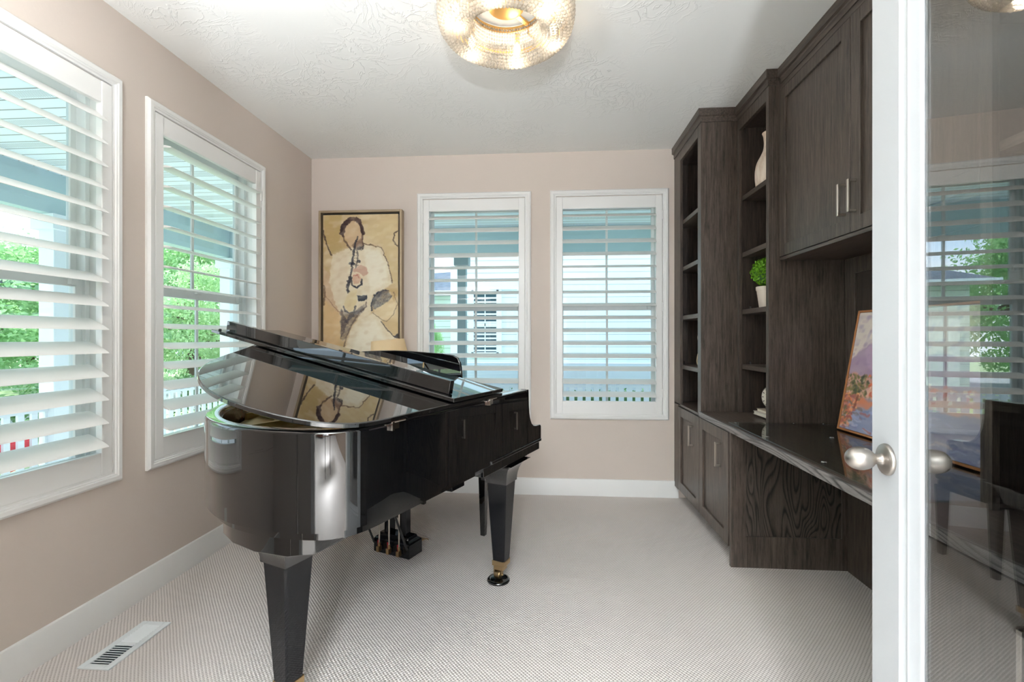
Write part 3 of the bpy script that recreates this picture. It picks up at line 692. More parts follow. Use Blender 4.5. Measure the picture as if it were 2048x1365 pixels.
# cuff and far hand
c.poly(S([(376, 560), (400, 520), (460, 505), (492, 545), (470, 575), (410, 610), (382, 620)]), (64, 70, 88), 5, .8, .5)
for k in range(7):
    c.line(S([(385+k*14, 610-k*6), (430+k*9, 530-k*1)]), 4, (200, 192, 176), .5, .6)
c.line(S([(374, 625), (376, 580), (396, 530), (440, 508), (476, 512)]), 6, (48, 52, 68), .9)
c.line(S([(380, 640), (420, 670), (460, 690), (500, 650), (524, 590), (500, 520)]), 4, (120, 100, 84), .7)
c.line(S([(430, 690), (470, 740), (505, 775), (528, 770)]), 5, (70, 60, 56), .8)
c.poly(S([(500, 770), (530, 760), (530, 782), (505, 785)]), dk_, 3, .9)
c.line(S([(105, 540), (150, 600), (190, 640)]), 4, (150, 112, 92), .7)
c.mottle([(244, 238, 220), (196, 168, 130)], 30, 22, .22)
art = thing('framed_painting', 'tall framed painting of a seated saxophone player in a white shirt', 'painting', (-1.51, 3.80, .95))
ax0, ax1, az1 = -1.856, -1.163, 2.292; az0 = az1-1.42; yf = YB-.062
part('canvas', grid_mesh(nx, ny, lambda u, v: (ax0+.034+u*(ax1-ax0-.068), YB-.048, az1-.034-v*(az1-az0-.068))), m_paint, art, angle=0, colors=c.colors())
part('canvas_stretcher', MB().box(ax0+.034, ax1-.034, YB-.047, YB-.02, az0+.034, az1-.034), m_page2, art)
mb = MB()
for (p, q, r, s) in ((ax0, ax0+.018, az0, az1), (ax1-.018, ax1, az0, az1), (ax0+.018, ax1-.018, az0, az0+.018), (ax0+.018, ax1-.018, az1-.018, az1)): mb.box(p, q, yf, YB-.001, r, s)
part('frame', mb, M_plain('champagne_metal_leaf', rgb(176, 158, 132), .4, .55, var=.08), art, .002)
part('frame_backing', MB().box(ax0+.018, ax1-.018, YB-.02, YB-.002, az0+.018, az1-.018), m_rubber, art, label='black gap around the canvas')
# landscape painting (leaning on the desk)
nx2, ny2 = 420, 280
c = Canvas(300, 200, nx2, ny2, (196, 186, 178), 31, 3)
c.mottle([(214, 200, 184), (184, 176, 176), (222, 210, 196)], 60, 20, .5, 2)
c.poly([(-5, 82), (10, 72), (28, 58), (40, 54), (60, 64), (90, 60), (130, 72), (180, 66), (240, 78), (305, 70), (305, 130), (-5, 130)], (146, 124, 150), 4, .97)
c.poly([(30, 62), (44, 56), (60, 72), (70, 100), (40, 96)], (170, 146, 168), 5, .7)
c.mottle([(160, 134, 150), (120, 104, 140)], 9, 8, .35)
c.poly([(-5, 110), (15, 104), (60, 112), (120, 108), (200, 112), (305, 104), (305, 150), (-5, 150)], (196, 140, 116), 4, .9, .4)
for k in range(80):
    x = random.uniform(10, 296); y = random.uniform(104, 134)
    c.poly([(x, y), (x+random.uniform(3, 8), y-1), (x+random.uniform(3, 8), y+random.uniform(2, 5)), (x, y+5)], random.choice([(226, 196, 170), (204, 110, 76), (180, 84, 66), (232, 214, 196), (150, 100, 90)]), 1.5, .9)
for k in range(190):
    x = random.gauss(24, 17); y = random.uniform(108, 148); r = random.uniform(1.6, 4.4)
    c.poly([(x-r, y), (x, y-r*.9), (x+r, y), (x, y+r*.8)], random.choice([(84, 88, 62), (106, 104, 66), (60, 66, 52), (128, 112, 74)]), 2.5, .9)
c.poly([(-5, 146), (60, 142), (160, 146), (305, 140), (305, 205), (-5, 205)], (128, 136, 166), 4, 1)
c.poly([(-5, 142), (40, 142), (90, 150), (66, 156), (30, 164), (24, 180), (12, 190), (-5, 198)], (198, 120, 84), 4, .95, .4)
for k in range(150):
    x = random.uniform(-5, 300); y = random.uniform(152, 200); l = random.uniform(6, 22)
    if x < 60 and y > 150 and random.random() < .5: col = random.choice([(190, 104, 80), (150, 90, 86), (214, 150, 112), (110, 96, 92)])
    else: col = random.choice([(150, 160, 190), (108, 118, 152), (172, 174, 190), (190, 180, 180), (120, 122, 160)])
    if x < 60 and x > 28-y*.1+14 and col[0] > 180: continue
    c.line([(x, y), (x+l, y+random.uniform(-2, 2))], random.uniform(1.5, 3.5), col, .8, .3)
for k in range(90):
    x = random.uniform(-4, 30); y = random.uniform(140, 196)
    if x > 34-(y-140)*.35: continue
    c.line([(x, y), (x+random.uniform(2, 8), y+random.uniform(-4, 4))], random.uniform(2, 4), random.choice([(206, 124, 84), (170, 96, 80), (104, 100, 74), (222, 156, 110), (140, 84, 84)]), .85, .3)
c.line([(30, 143), (31, 156), (29, 160)], 4, (120, 62, 54), .9)
lp = thing('framed_painting', 'orange-framed landscape painting leaning on the dark desk top', 'painting', (1.56, 2.085, .7905), local=True)
ang = math.atan2(.106, .60)     # leans back
LM = Matrix.Translation((-.068, 0, 0)) @ Matrix.Rotation(.018, 4, 'Z') @ Matrix.Rotation(ang, 4, 'Y')
LW, LH = .94, .612
c.C = np.clip(c.C*1.16+6, 0, 255)
def lpart(nm, mb, mat, **k): mb.xf(LM); return part(nm, mb, mat, lp, **k)
# local: +y far, z up, picture faces -x
lpart('canvas', grid_mesh(nx2, ny2, lambda u, v: (.004, LW/2-.012-u*(LW-.024), LH-.012-v*(LH-.024))), m_paint, angle=0, colors=c.colors())
mb = MB()
for (p, q, r, s) in ((-LW/2, -LW/2+.01, 0, LH), (LW/2-.01, LW/2, 0, LH), (-LW/2+.01, LW/2-.01, 0, .01), (-LW/2+.01, LW/2-.01, LH-.01, LH)): mb.box(0, .028, p, q, r, s)
lpart('frame', mb, M_plain('copper_frame', rgb(196, 132, 84), .4, .3, var=.08), bevel=.0015)
lpart('backing_board', MB().box(.006, .024, -LW/2+.011, LW/2-.011, .011, LH-.011), m_rubber)

# ---------------------------------------------------------------- french door
dd = math.radians(82.6)
DP = Vector((.7275, 1.1225))     # latch edge, room face
dr = Vector((math.cos(dd), math.sin(dd)))     # hinge -> latch
door = thing('door_1', None, None, (DP.x, DP.y, 0), dd, local=True, kind='structure')
# local: x from 0 (latch) to -0.76 (hinge); y>0 is towards the room's left side (visible face y=0), thickness to -y
TH = .035
m_door = M_plain('dimmed_white_door_paint', rgb(198, 200, 204), .4)  # trim white darkened to offset the strong lamp light on the door
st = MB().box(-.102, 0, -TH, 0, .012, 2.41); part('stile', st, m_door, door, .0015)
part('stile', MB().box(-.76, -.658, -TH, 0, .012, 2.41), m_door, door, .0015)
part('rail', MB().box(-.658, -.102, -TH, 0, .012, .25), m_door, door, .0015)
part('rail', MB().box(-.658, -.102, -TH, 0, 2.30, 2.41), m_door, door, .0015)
def bead_ring():
    mb = MB(); x0, x1, z0, z1 = -.658, -.102, .25, 2.30
    for sgn, off in ((1, 0), (-1, -TH)):
        prof = [(0, 0), (.004, -.003), (.014, -.006), (.020, -.004), (.026, -.0065), (.046, -.010), (.052, -.013), (.052, -.0165), (0, -.0165)]
        rings = []
        for (X, Z, sx, sz) in ((x0, z0, 1, 1), (x1, z0, -1, 1), (x1, z1, -1, -1), (x0, z1, 1, -1)):
            rings.append([(X+sx*p, (q if sgn > 0 else -TH-q), Z+sz*p) for p, q in prof])
        mb.loft(rings, loop=True)
    return mb
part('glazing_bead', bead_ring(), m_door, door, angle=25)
part('glass_pane', MB().box(-.652, -.108, -.0195, -.0155, .256, 2.294), m_dglass, door)
m_knob = M_plain('satin_nickel_knob', rgb(176, 170, 164), .36, 1)
KZ = .997; KX = -.060
for sgn in (1, -1):
    y0 = 0 if sgn > 0 else -TH
    prof = [(.033, 0), (.033, .004), (.030, .008), (.020, .011), (.012, .013), (.011, .024), (.015, .028), (.021, .036), (.0245, .047), (.0245, .056), (.021, .067), (.014, .075), (.006, .079), (.0005, .080)]
    pr = [(p[0], p[1]) for p in catmull([(a, b, 0) for a, b in prof], 3)]
    mb = MB().lathe([(r, sgn*h) for r, h in pr], (KX, y0, KZ), 40, 'y'); part('knob', mb, m_knob, door, angle=50)
    part('knob_pinhole', MB().lathe([(.003, sgn*.0085), (.003, sgn*.0125), (.002, sgn*.0125)], (KX+.018, y0, KZ-.003), 12, 'y'), m_rubber, door)
part('latch_plate', MB().box(-.0005, .0015, -TH/2-.012, -TH/2+.012, KZ-.03, KZ+.03), m_nickel, door)
for z in (.25, 1.03, 1.8):
    part('hinge', MB().box(-.762, -.757, -TH, -.002, z-.045, z+.045).lathe([(.006, -.045), (.006, .045)], (-.764, -.002, z), 12), m_nickel, door)

# ---------------------------------------------------------------- floor register
vt = thing('floor_register', 'white metal floor vent set in the beige carpet', 'floor vent', (-1.707, 1.826, .0))
m_reg = M_plain('white_enamel', rgb(228, 234, 236), .35); m_duct = M_plain('grey_duct', rgb(70, 84, 92), .6)
vx0, vx1, vy0, vy1 = -1.772, -1.643, 1.676, 1.976
mb = MB(); e = .026
for (p, q, r, s) in ((vx0, vx0+e, vy0, vy1), (vx1-e, vx1, vy0, vy1), (vx0+e, vx1-e, vy0, vy0+e), (vx0+e, vx1-e, vy1-e, vy1), (vx0+e, vx1-e, 1.818, 1.832)): mb.box(p, q, r, s, .001, .0065)
part('frame', mb, m_reg, vt, .0015)
part('duct_opening', MB().box(vx0+e, vx1-e, vy0+e, vy1-e, .0008, .0015), m_duct, vt)
for k in range(9):
    for base, sg in ((vy0+e+.004, -1), (1.836, 1)):
        yy = base+.0128*k; mb = MB().box(vx0+e, vx1-e, -.0012, .0012, -.0045, .0045)
        mb.xf(Matrix.Translation((0, yy+.004, .0052)) @ Matrix.Rotation(-sg*math.radians(48), 4, 'X')); part('vane', mb, m_reg, vt)

# wall outlet on the left wall (shows in the piano's tail)
ol = thing('wall_outlet', 'white double socket low on the left wall near the vent', 'outlet', (XL, 1.42, .38))
part('cover_plate', MB().box(XL, XL+.005, 1.385, 1.455, .32, .44), m_trim, ol, .002)
for z in (.36, .40): part('socket', MB().box(XL+.005, XL+.007, 1.403, 1.437, z-.014, z+.014), m_vinyl, ol, .002)

# ---------------------------------------------------------------- grand piano   (local: x=-b across, y=a towards the keyboard)
PA = math.radians(22.4)
PO = (-.094, 2.473)
pno = thing('grand_piano', 'glossy black grand piano with its lid raised a little', 'piano', (PO[0], PO[1], 0), -PA, local=True)
out = [(.0, 0), (-.3, 0), (-.6, 0), (-.85, 0), (-1.0, .0), (-1.10, .0), (-1.17, .008), (-1.225, .032), (-1.27, .075), (-1.305, .15), (-1.328, .24), (-1.338, .34), (-1.332, .44), (-1.302, .55), (-1.25, .665), (-1.185, .762),
       (-1.10, .855), (-.99, .95), (-.88, 1.03), (-.76, 1.12), (-.64, 1.22), (-.54, 1.32), (-.44, 1.41), (-.34, 1.47), (-.23, 1.497), (-.1, 1.5), (0, 1.5)]
OUT = [(-p[1], p[0]) for p in catmull([(a, b, 0) for a, b in out], 5)]     # (x, y)
def offs(P, d):
    R = []
    for i, p in enumerate(P):
        a = Vector(P[max(0, i-1)][:2]); b = Vector(P[min(len(P)-1, i+1)][:2]); t = (b-a).normalized()
        n = Vector((-t.y, t.x)) ; n = -n if False else n
        R.append((p[0]+n.x*d*SGN, p[1]+n.y*d*SGN))
    return R
SGN = 1
_t = offs(OUT, .05)
if _t[0][0] > OUT[0][0]: SGN = -1
# rim
prof = [(0, .690), (0, .972), (.003, .982), (.009, .986), (.040, .986), (.046, .982), (.048, .975), (.048, .70), (.004, .69)]
OF = {d: offs(OUT, d) for d in set(p[0] for p in prof)}
mb = MB(); rings = [[(OF[d][i][0], OF[d][i][1], z) for d, z in prof] for i in range(len(OUT))]
mb.loft(rings); part('rim', mb, m_black, pno, angle=40)
IN = offs(OUT, .0485)
mb = MB().loft([[(IN[i][0], IN[i][1], .85), (IN[i][0], IN[i][1], .968), (offs(OUT, .055)[i][0], offs(OUT, .055)[i][1], .968), (offs(OUT, .055)[i][0], offs(OUT, .055)[i][1], .85)] for i in range(0, len(OUT))])
part('inner_rim_lining', mb, m_mahog, pno, label='red-brown mahogany lining inside the rim')
I2 = offs(OUT, .056)
part('soundboard', MB().prism(I2, 'z', .855, .865), m_sound, pno, label='pale yellow soundboard')
# cast plate: ring plus struts
I3 = offs(OUT, .075); I4 = offs(OUT, .19)
mb = MB().loft([[(I3[i][0], I3[i][1], .885), (I3[i][0], I3[i][1], .905), (I4[i][0]*.5+I3[i][0]*.5, I4[i][1]*.5+I3[i][1]*.5, .918), (I4[i][0], I4[i][1], .902), (I4[i][0], I4[i][1], .885)] for i in range(8, len(OUT)-14)])
for (x0, y0, x1, y1) in ((-.30, -1.2, -.22, -.3), (-.62, -1.15, -.50, -.3), (-.88, -.95, -.80, -.3), (-1.1, -.68, -1.08, -.3)):
    d = Vector((x1-x0, y1-y0)).normalized(); n = Vector((-d.y, d.x))*.014
    mb.loft([[(x+n.x, y+n.y, .90), (x-n.x, y-n.y, .90), (x-n.x*.6, y-n.y*.6, .935), (x+n.x*.6, y+n.y*.6, .935)] for x, y in ((x0, y0), (x1, y1))])
mb.box(-1.43, -.06, -.34, -.12, .895, .915)
part('cast_plate', mb, m_plate, pno, angle=30, label='gold painted cast-iron plate')
mb = MB()
for k in range(70):
    x1 = -.10-k*.0188; y1 = -.30
    L = max(.12, 1.08-1.0*(k/69)**.8); y0 = y1-L; x0 = x1-(.14 if k < 20 else -.02)
    mb.box(x1-.0006, x1+.0006, y1-.001, y1+.001, .922, .923)
    mb.add([(x0-.0008, y0, .925), (x0+.0008, y0, .925), (x1+.0008, y1, .925), (x1-.0008, y1, .925)], [(0, 1, 2, 3)])
part('strings', mb, m_chrome, pno, stuff=True, angle=0)
part('red_felt_strip', MB().loft([[(offs(OUT, .075)[i][0], offs(OUT, .075)[i][1], .906), (offs(OUT, .16)[i][0], offs(OUT, .16)[i][1], .921), (offs(OUT, .16)[i][0], offs(OUT, .16)[i][1], .926), (offs(OUT, .075)[i][0], offs(OUT, .075)[i][1], .911)] for i in range(22, 46)]), m_pink, pno, label='pink felt strip near the tail')
# bottom layers under the rim
L2 = offs(OUT, .022); mb = MB().prism(L2, 'z', .662, .692); part('bottom_frame', mb, m_black, pno)
tb = [(-.14, -1.235), (-.20, -1.285), (-.32, -1.305), (-.44, -1.295), (-.54, -1.262), (-.62, -1.20), (-.66, -1.12), (-.60, -1.04), (-.17, -1.04), (-.145, -1.06)]
part('tail_block', MB().prism(tb, 'z', .602, .663), m_black, pno, .003)
part('cross_beam', MB().box(-1.30, -.10, -.56, -.46, .60, .664), m_satin, pno, .003)
part('cross_beam', MB().box(-.50, -.44, -1.04, -.46, .61, .664), m_satin, pno, .003)
# side arms / cheeks
def arm(x0, x1):
    P = [(-.02, .986), (.004, .986), (.008, .90), (.014, .862), (.026, .828), (.044, .803), (.068, .788), (.10, .781), (.152, .779), (.162, .776), (.168, .768), (.168, .700), (-.02, .690)]
    return MB().prism(P, 'x', x0, x1)
part('arm', arm(-.048, 0), m_black, pno, .002, angle=45); part('arm', arm(-1.5, -1.452), m_black, pno, .002, angle=45)
part('key_bed', MB().box(-1.5, 0, -.466, .142, .648, .689).box(-1.50, .006, -.40, .160, .6895, .7035), m_black, pno, .002)
part('key_bed_support', MB().box(-1.44, -.03, -.17, .06, .628, .6475), m_black, pno, .003)
part('key_slip', MB().box(-1.45, -.05, .135, .155, .704, .742), m_black, pno, .002)
part('key_block', MB().box(-.135, -.05, -.05, .132, .704, .765), m_black, pno, .003); part('key_block', MB().box(-1.45, -1.365, -.05, .132, .704, .765), m_black, pno, .003)
m_ivory = M_plain('white_key_plastic', rgb(238, 236, 226), .15)
part('white_keys', MB().box(-1.363, -.137, -.02, .13, .712, .733), m_ivory, pno)
mb = MB()
for k in range(52):
    if k % 7 in (0, 2, 3, 5, 6): mb.box(-.16-k*.0236-.006, -.16-k*.0236+.006, -.02, .075, .733, .745)
part('black_keys', mb, m_satin, pno)
part('fallboard', MB().prism([(-.03, .72), (-.02, .72), (-.045, .88), (-.06, .88)], 'x', -1.45, -.05), m_black, pno)
part('pin_block_cover', MB().box(-1.45, -.05, -.30, -.06, .935, .945), m_black, pno)
# music desk : tall panel with swept top, standing near a=-.15
top = [(-.31, .995), (-.311, 1.06), (-.318, 1.12), (-.335, 1.150), (-.364, 1.164), (-.43, 1.171), (-.55, 1.177), (-.65, 1.182), (-.75, 1.184), (-.85, 1.182), (-.97, 1.177), (-1.08, 1.169), (-1.12, 1.162), (-1.145, 1.15), (-1.162, 1.12), (-1.17, 1.06), (-1.17, .995)]
mb = MB().prism(top, 'y', -.158, -.142); part('music_desk', mb, m_black, pno, .003, angle=45)
part('music_desk_ledge', MB().box(-1.18, -.30, -.15, -.05, .986, .998), m_black, pno, .002)
part('desk_prop', MB().tube([(-.55, -.16, 1.12), (-.50, -.24, .99)], .004), m_brass, pno)
# lid, hinged on the straight side
TL = math.radians(10.4); ZH = .988
def LID(b, a, h): return (-(b*math.cos(TL)-h*math.sin(TL)), a, ZH+b*math.sin(TL)+h*math.cos(TL))
ol_ = [(-.318, -.012), (-.6, -.012), (-.85, -.012), (-1.0, -.012), (-1.10, -.012), (-1.18, -.004), (-1.243, .022), (-1.29, .066), (-1.327, .14), (-1.352, .235), (-1.362, .34), (-1.356, .445), (-1.326, .56), (-1.272, .68), (-1.205, .782),
       (-1.12, .875), (-1.005, .972), (-.895, 1.052), (-.775, 1.142), (-.655, 1.242), (-.555, 1.342), (-.455, 1.432), (-.35, 1.492), (-.318, 1.50)]
ol_ = catmull([(a, b, 0) for a, b in ol_], 5)
def lidslab(outline, h0, h1, rnd=.005):
    cx = sum(p[0] for p in outline)/len(outline); cy = sum(p[1] for p in outline)/len(outline)
    rings = []
    for h, k in ((h0, rnd), (h0+rnd*.6, 0), (h1-rnd*.6, 0), (h1-rnd*.15, rnd*.5), (h1, rnd)):
        r = []
        for (a, b, *_) in outline:
            v = Vector((cx-a, cy-b)); v = v.normalized()*k
            r.append(LID(b+v.y, a+v.x, h))
        rings.append(r)
    return MB().loft(rings)
lid = part('lid', lidslab(ol_, 0, .017), m_black, pno, angle=40)
fl_ = [(-.318, -.012), (-.722, -.012), (-.722, 1.528), (-.318, 1.528)]
flap = part('lid_front_flap', MB().loft([[LID(b, a, h) for a, b in fl_] for h in (.021, .037)]), m_black, lid, .002)
part('flap_lip', MB().loft([[LID(b, a, h) for a, b in ((-.664, .035), (-.692, .035), (-.692, 1.452), (-.664, 1.452))] for h in (.038, .094)]), m_black, lid, .002)
part('lid_bumper', MB().lathe([(.007, 0), (.007, .006), (.004, .009), (.001, .009)], LID(.10, -.62, .037), 12), m_rubber, lid)
part('lid_bumper', MB().lathe([(.007, 0), (.007, .006), (.004, .009), (.001, .009)], LID(1.49, -.70, .037), 12), m_rubber, lid)
for ya in (-1.035, -.40):
    mb = MB().tube([(.008, ya-.035, ZH-.002), (.008, ya+.035, ZH-.002)], .0045, 12).box(.0005, .004, ya-.03, ya+.012, ZH-.028, ZH-.004).box(0.0005, .0125, ya-.03, ya-.02, ZH-.03, ZH-.002)
    part('hinge', mb, m_chrome, pno, label='polished metal lid hinge')
part('lid_prop', MB().tube([(-1.43, -.42, .93), LID(1.36, -.45, -.004)], .009, 10), m_satin, pno)
# legs
def leg(cx, cy, cup):
    h1, h0 = .056, .033
    def sq(h, z, r=.006): return [(cx+sx*(h-q*r), cy+sy*(h-(1-q)*r), z) for sx, sy, q in ((1, 1, 0), (1, 1, 1), (-1, 1, 1), (-1, 1, 0), (-1, -1, 0), (-1, -1, 1), (1, -1, 1), (1, -1, 0))]
    L = part('leg', MB().loft([sq(h0, .118), sq(h1, .530)]), m_satin, pno, angle=30)
    return L
def bracket(cx, cy, z1, flare):
    rings = []
    for k in range(9):
        t = k/8; h = .060+flare*(1-math.cos(t*PI/2)); z = .522+(z1-.522)*math.sin(t*PI/2)
        rings.append([(cx+sx*h, cy+sy*h, z) for sx, sy in ((1, 1), (-1, 1), (-1, -1), (1, -1))])
    return MB().loft(rings)
for cx, cy, z1, fl2, rot in ((-.11, -.095, .630, .055, 0), (-1.39, -.095, .630, .055, 0), (-.345, -1.165, .603, .05, 0)):
    L = leg(cx, cy, None); part('leg_bracket', bracket(cx, cy, z1, fl2), m_black, pno, angle=60)
    rx, ry = cx-.035, cy+.022
    c_ = MB().box(cx-.035, cx+.035, cy-.035, cy+.035, .096, .124).box(cx-.026, cx+.022, cy-.022, cy+.026, .07, .097); part('caster_mount', c_, m_brass, L, .003)
    wx, wy = cx-.022, cy+.012
    c_ = MB().lathe([(.008, -.015), (.022, -.015), (.024, -.011), (.024, .011), (.022, .015), (.008, .015)], (wx, wy, .036), 24, 'x'); part('caster_wheel', c_, m_brass, L)
    c_ = MB().box(wx-.022, wx-.017, wy-.012, wy+.012, .03, .08).box(wx+.017, wx+.022, wy-.012, wy+.012, .03, .08).tube([(wx-.026, wy, .036), (wx+.026, wy, .036)], .005); part('caster_fork', c_, m_brass, L, .001)
# pedal lyre
ly = part('pedal_lyre', MB().loft([[(x, y, z) for x, y in ((-.63+e, -.184-e), (-.63+e, -.068+e), (-.88-e, -.068+e), (-.88-e, -.184-e))] for z, e in ((.045, 0), (.118, 0), (.128, -.006), (.136, -.018), (.150, -.022))]), m_satin, pno, .002, angle=30)
for xp in (-.70, -.81): part('lyre_post', MB().box(xp-.022, xp+.022, -.152, -.108, .148, .628), m_satin, ly, .003)
for k, xp in enumerate((-.685, -.755, -.825)):
    part('pedal_rod', MB().tube([(xp, -.20, .085), (xp, -.20, .648)], .0045, 10), m_nickel, ly)
    part('rod_foot', MB().box(xp-.009, xp+.009, -.218, -.190, .062, .092).lathe([(.008, 0), (.008, .02)], (xp, -.20, .09), 12), m_brass, ly, .002)
    part('felt_slot', MB().box(xp-.026, xp-.008, -.1855, -.18, .055, .112), m_red, ly)
    pp = catmull([(xp, -.07, .075), (xp, -.03, .08), (xp, .02, .076), (xp, .045, .062)], 5)
    mb = MB(); rings = []
    for i, (x, y, z) in enumerate(pp):
        w = .006+.012*min(1, i/9); rings.append([(x-w, y, z+.003), (x+w, y, z+.003), (x+w, y, z-.003), (x-w, y, z-.003)])
    part('pedal', mb.loft(rings), m_brass, ly, .001)
for xa, xb in ((-.90, -.872), (-.66, -.638)):
    part('lyre_brace', MB().tube([(xa, -.42, .648), (xb, -.19, .10)], .006, 8), m_rubber, ly)
# caster cups stand on the carpet, the casters stand in them
def place(x, y): return (PO[0]+x*math.cos(PA)+y*math.sin(PA), PO[1]-x*math.sin(PA)+y*math.cos(PA))
cups = [((-.132, -.083), 'black caster cup under the piano leg nearest the cabinets'), ((-1.412, -.083), 'black caster cup under the hidden piano leg by the left wall'), ((-.367, -1.153), 'black caster cup under the front tail leg of the piano')]
for (cx, cy), lab in cups:
    X, Y = place(cx, cy); t = thing('caster_cup', lab, 'caster cup', (X, Y, 0))
    part('cup', MB().lathe([(.001, .0), (.058, .0), (.060, .004), (.058, .010), (.052, .014), (.045, .014), (.040, .011), (.001, .0105)], (X, Y, .001), 40), m_black, t, angle=50)
# bench behind the keyboard
bx, by = place(-.83, .52)
bn_ = thing('piano_bench', 'black piano bench standing behind the grand piano', 'bench', (bx, by, 0), -PA, local=True)
for sx in (-1, 1):
    for sy in (-1, 1):
        cx, cy = sx*.345, sy*.145
        part('leg', MB().loft([[(cx+ux*h, cy+uy*h, z) for ux, uy in ((1, 1), (-1, 1), (-1, -1), (1, -1))] for z, h in ((0, .015), (.40, .025))]), m_black, bn_, .002)
part('apron', MB().box(-.36, .36, -.16, .16, .38, .43), m_black, bn_, .003)
part('seat_cushion', MB().box(-.37, .37, -.17, .17, .43, .49), m_satin, bn_, .015)
# lamp behind
lx, ly_ = -1.18, 3.47
lmp = thing('floor_lamp', 'floor lamp with a cream shade showing behind the music desk', 'lamp', (lx, ly_, 0))
part('base', MB().lathe([(.001, 0), (.12, 0), (.12, .012), (.10, .02), (.012, .026)], (lx, ly_, 0), 32), m_brass, lmp)
part('pole', MB().tube([(lx, ly_, .02), (lx, ly_, 1.10)], .007), m_brass, lmp)
mb = MB(); rings = []
prf = [(.150, -.10), (.120, .10), (.1175, .10), (.1475, -.10)]
for k in range(40):
    an = 2*PI*k/40; rings.append([(r*math.cos(an), r*math.sin(an), h) for r, h in prf])
mb.loft(rings, loop=True); mb.xf(Matrix.Translation((lx+.01, ly_, 1.138)) @ Matrix.Rotation(-.10, 4, 'Y'))
part('lamp_shade', mb, M_translucent('cream_lamp_linen', rgb(240, 226, 196), .5, .8), lmp, angle=40)
part('bulb', MB().sphere((lx+.01, ly_, 1.14), .028), M_emit('warm_bulb', (1, .8, .55, 1), .8), lmp)
pd = bpy.data.lights.new('lamp_light', 'POINT'); pd.energy = .06; pd.color = (1, .78, .5); pd.shadow_soft_size = .03
po = bpy.data.objects.new('lamp_light', pd); COL.objects.link(po); po.parent = lmp; po.location = (.01, 0, 1.185)


# ---------------------------------------------------------------- beaded ceiling light
CX_, CY_ = -.179, 2.10
ch = thing('beaded_ceiling_light', 'round gold ceiling light hung with strands of clear beads', 'ceiling light', (CX_, CY_, ZC))
part('canopy', MB().lathe([(.001, -.032), (.06, -.031), (.078, -.026), (.080, -.018), (.080, -.0005)], (CX_, CY_, ZC), 48), m_goldb, ch)
part('inner_ring', MB().lathe([(.166, -.005), (.166, -.030), (.161, -.030), (.161, -.004)], (CX_, CY_, ZC), 72, caps=False), m_goldb, ch, angle=30)
part('outer_ring', MB().lathe([(.281, -.040), (.281, -.062), (.277, -.062), (.277, -.040)], (CX_, CY_, ZC), 72, caps=False), m_goldb, ch, angle=30)
for k in range(3):
    a = math.radians(-65+120*k); mb = MB().box(.07, .165, -.010, .010, -.022, -.010).box(.16, .279, -.004, .004, -.060, -.052).box(.16, .164, -.004, .004, -.060, -.02)
    mb.xf(Matrix.Translation((CX_, CY_, ZC)) @ Matrix.Rotation(a, 4, 'Z')); part('arm', mb, m_goldb, ch, .001)
t = NT('clear_glass_bead'); b_ = t.n('ShaderNodeBsdfPrincipled'); b_.inputs['Base Color'].default_value = (.62, .60, .56, 1); b_.inputs['Roughness'].default_value = .12
tr = t.n('ShaderNodeBsdfTranslucent'); tr.inputs[0].default_value = (.45, .42, .38, 1)
tp = t.n('ShaderNodeBsdfTransparent'); tp.inputs[0].default_value = (1, .98, .95, 1)
m1 = t.n('ShaderNodeMixShader'); m1.inputs[0].default_value = .5; t.l(b_.outputs[0], m1.inputs[1]); t.l(tr.outputs[0], m1.inputs[2])
lw = t.n('ShaderNodeLayerWeight'); lw.inputs[0].default_value = .5; m2 = t.n('ShaderNodeMixShader'); t.l(t.ramp(lw.outputs['Facing'], [(0, (.42, .42, .42, 1)), (.6, (.35, .35, .35, 1)), (1, (.05, .05, .05, 1))]), m2.inputs[0]); t.l(m1.outputs[0], m2.inputs[1]); t.l(tp.outputs[0], m2.inputs[2]); t.l(m2.outputs[0], t.out.inputs[0]); m_bead = t.m
def bead(mb, r, z, rad):
    mb.sphere((r, 0, z), rad, 10, 6)
mb = MB()
for k in range(6): bead(mb, .1585, -.022-.0165*k, .0058)
path = catmull([(.158, 0, -.118), (.170, 0, -.134), (.190, 0, -.146), (.215, 0, -.152), (.240, 0, -.150), (.262, 0, -.140), (.280, 0, -.122), (.290, 0, -.098), (.295, 0, -.070), (.295, 0, -.040), (.293, 0, -.016)], 12)
acc = 0; last = None; nxt = 0
for i, p in enumerate(path):
    if i: acc += (Vector(p)-Vector(path[i-1])).length
    f = acc/.25; rad = .0066+.0042*min(1, f*1.6)
    if acc >= nxt: bead(mb, p[0], p[2], rad); nxt = acc+rad*1.95
NS = 78
s0 = part('bead_strand', MB().add([(x+CX_, y+CY_, z+ZC) for x, y, z in mb.v], mb.f), m_bead, ch, angle=60)
for k in range(1, NS):
    s = s0.copy(); COL.objects.link(s); s.parent = ch; s.rotation_euler = (0, 0, 2*PI*k/NS)
# bulbs
m_bulb = M_emit('warm_candle_bulb', (1, .80, .52, 1), 3)
for k in range(6):
    a = 2*PI*(k+.35)/6; x, y = CX_+.225*math.cos(a), CY_+.225*math.sin(a)
    b = part('bulb', MB().sphere((x, y, ZC-.075), .017, 12, 9, (1, 1, 1.7)), m_bulb, ch, angle=80)
    part('socket', MB().lathe([(.012, -.045), (.012, -.004)], (x, y, ZC), 16), m_goldb, b)
    pd = bpy.data.lights.new('candle_light', 'POINT'); pd.energy = .5; pd.color = (1, .87, .70); pd.shadow_soft_size = .03
    po = bpy.data.objects.new('candle_light', pd); COL.objects.link(po); po.parent = ch; po.location = (x-CX_, y-CY_, -.128)


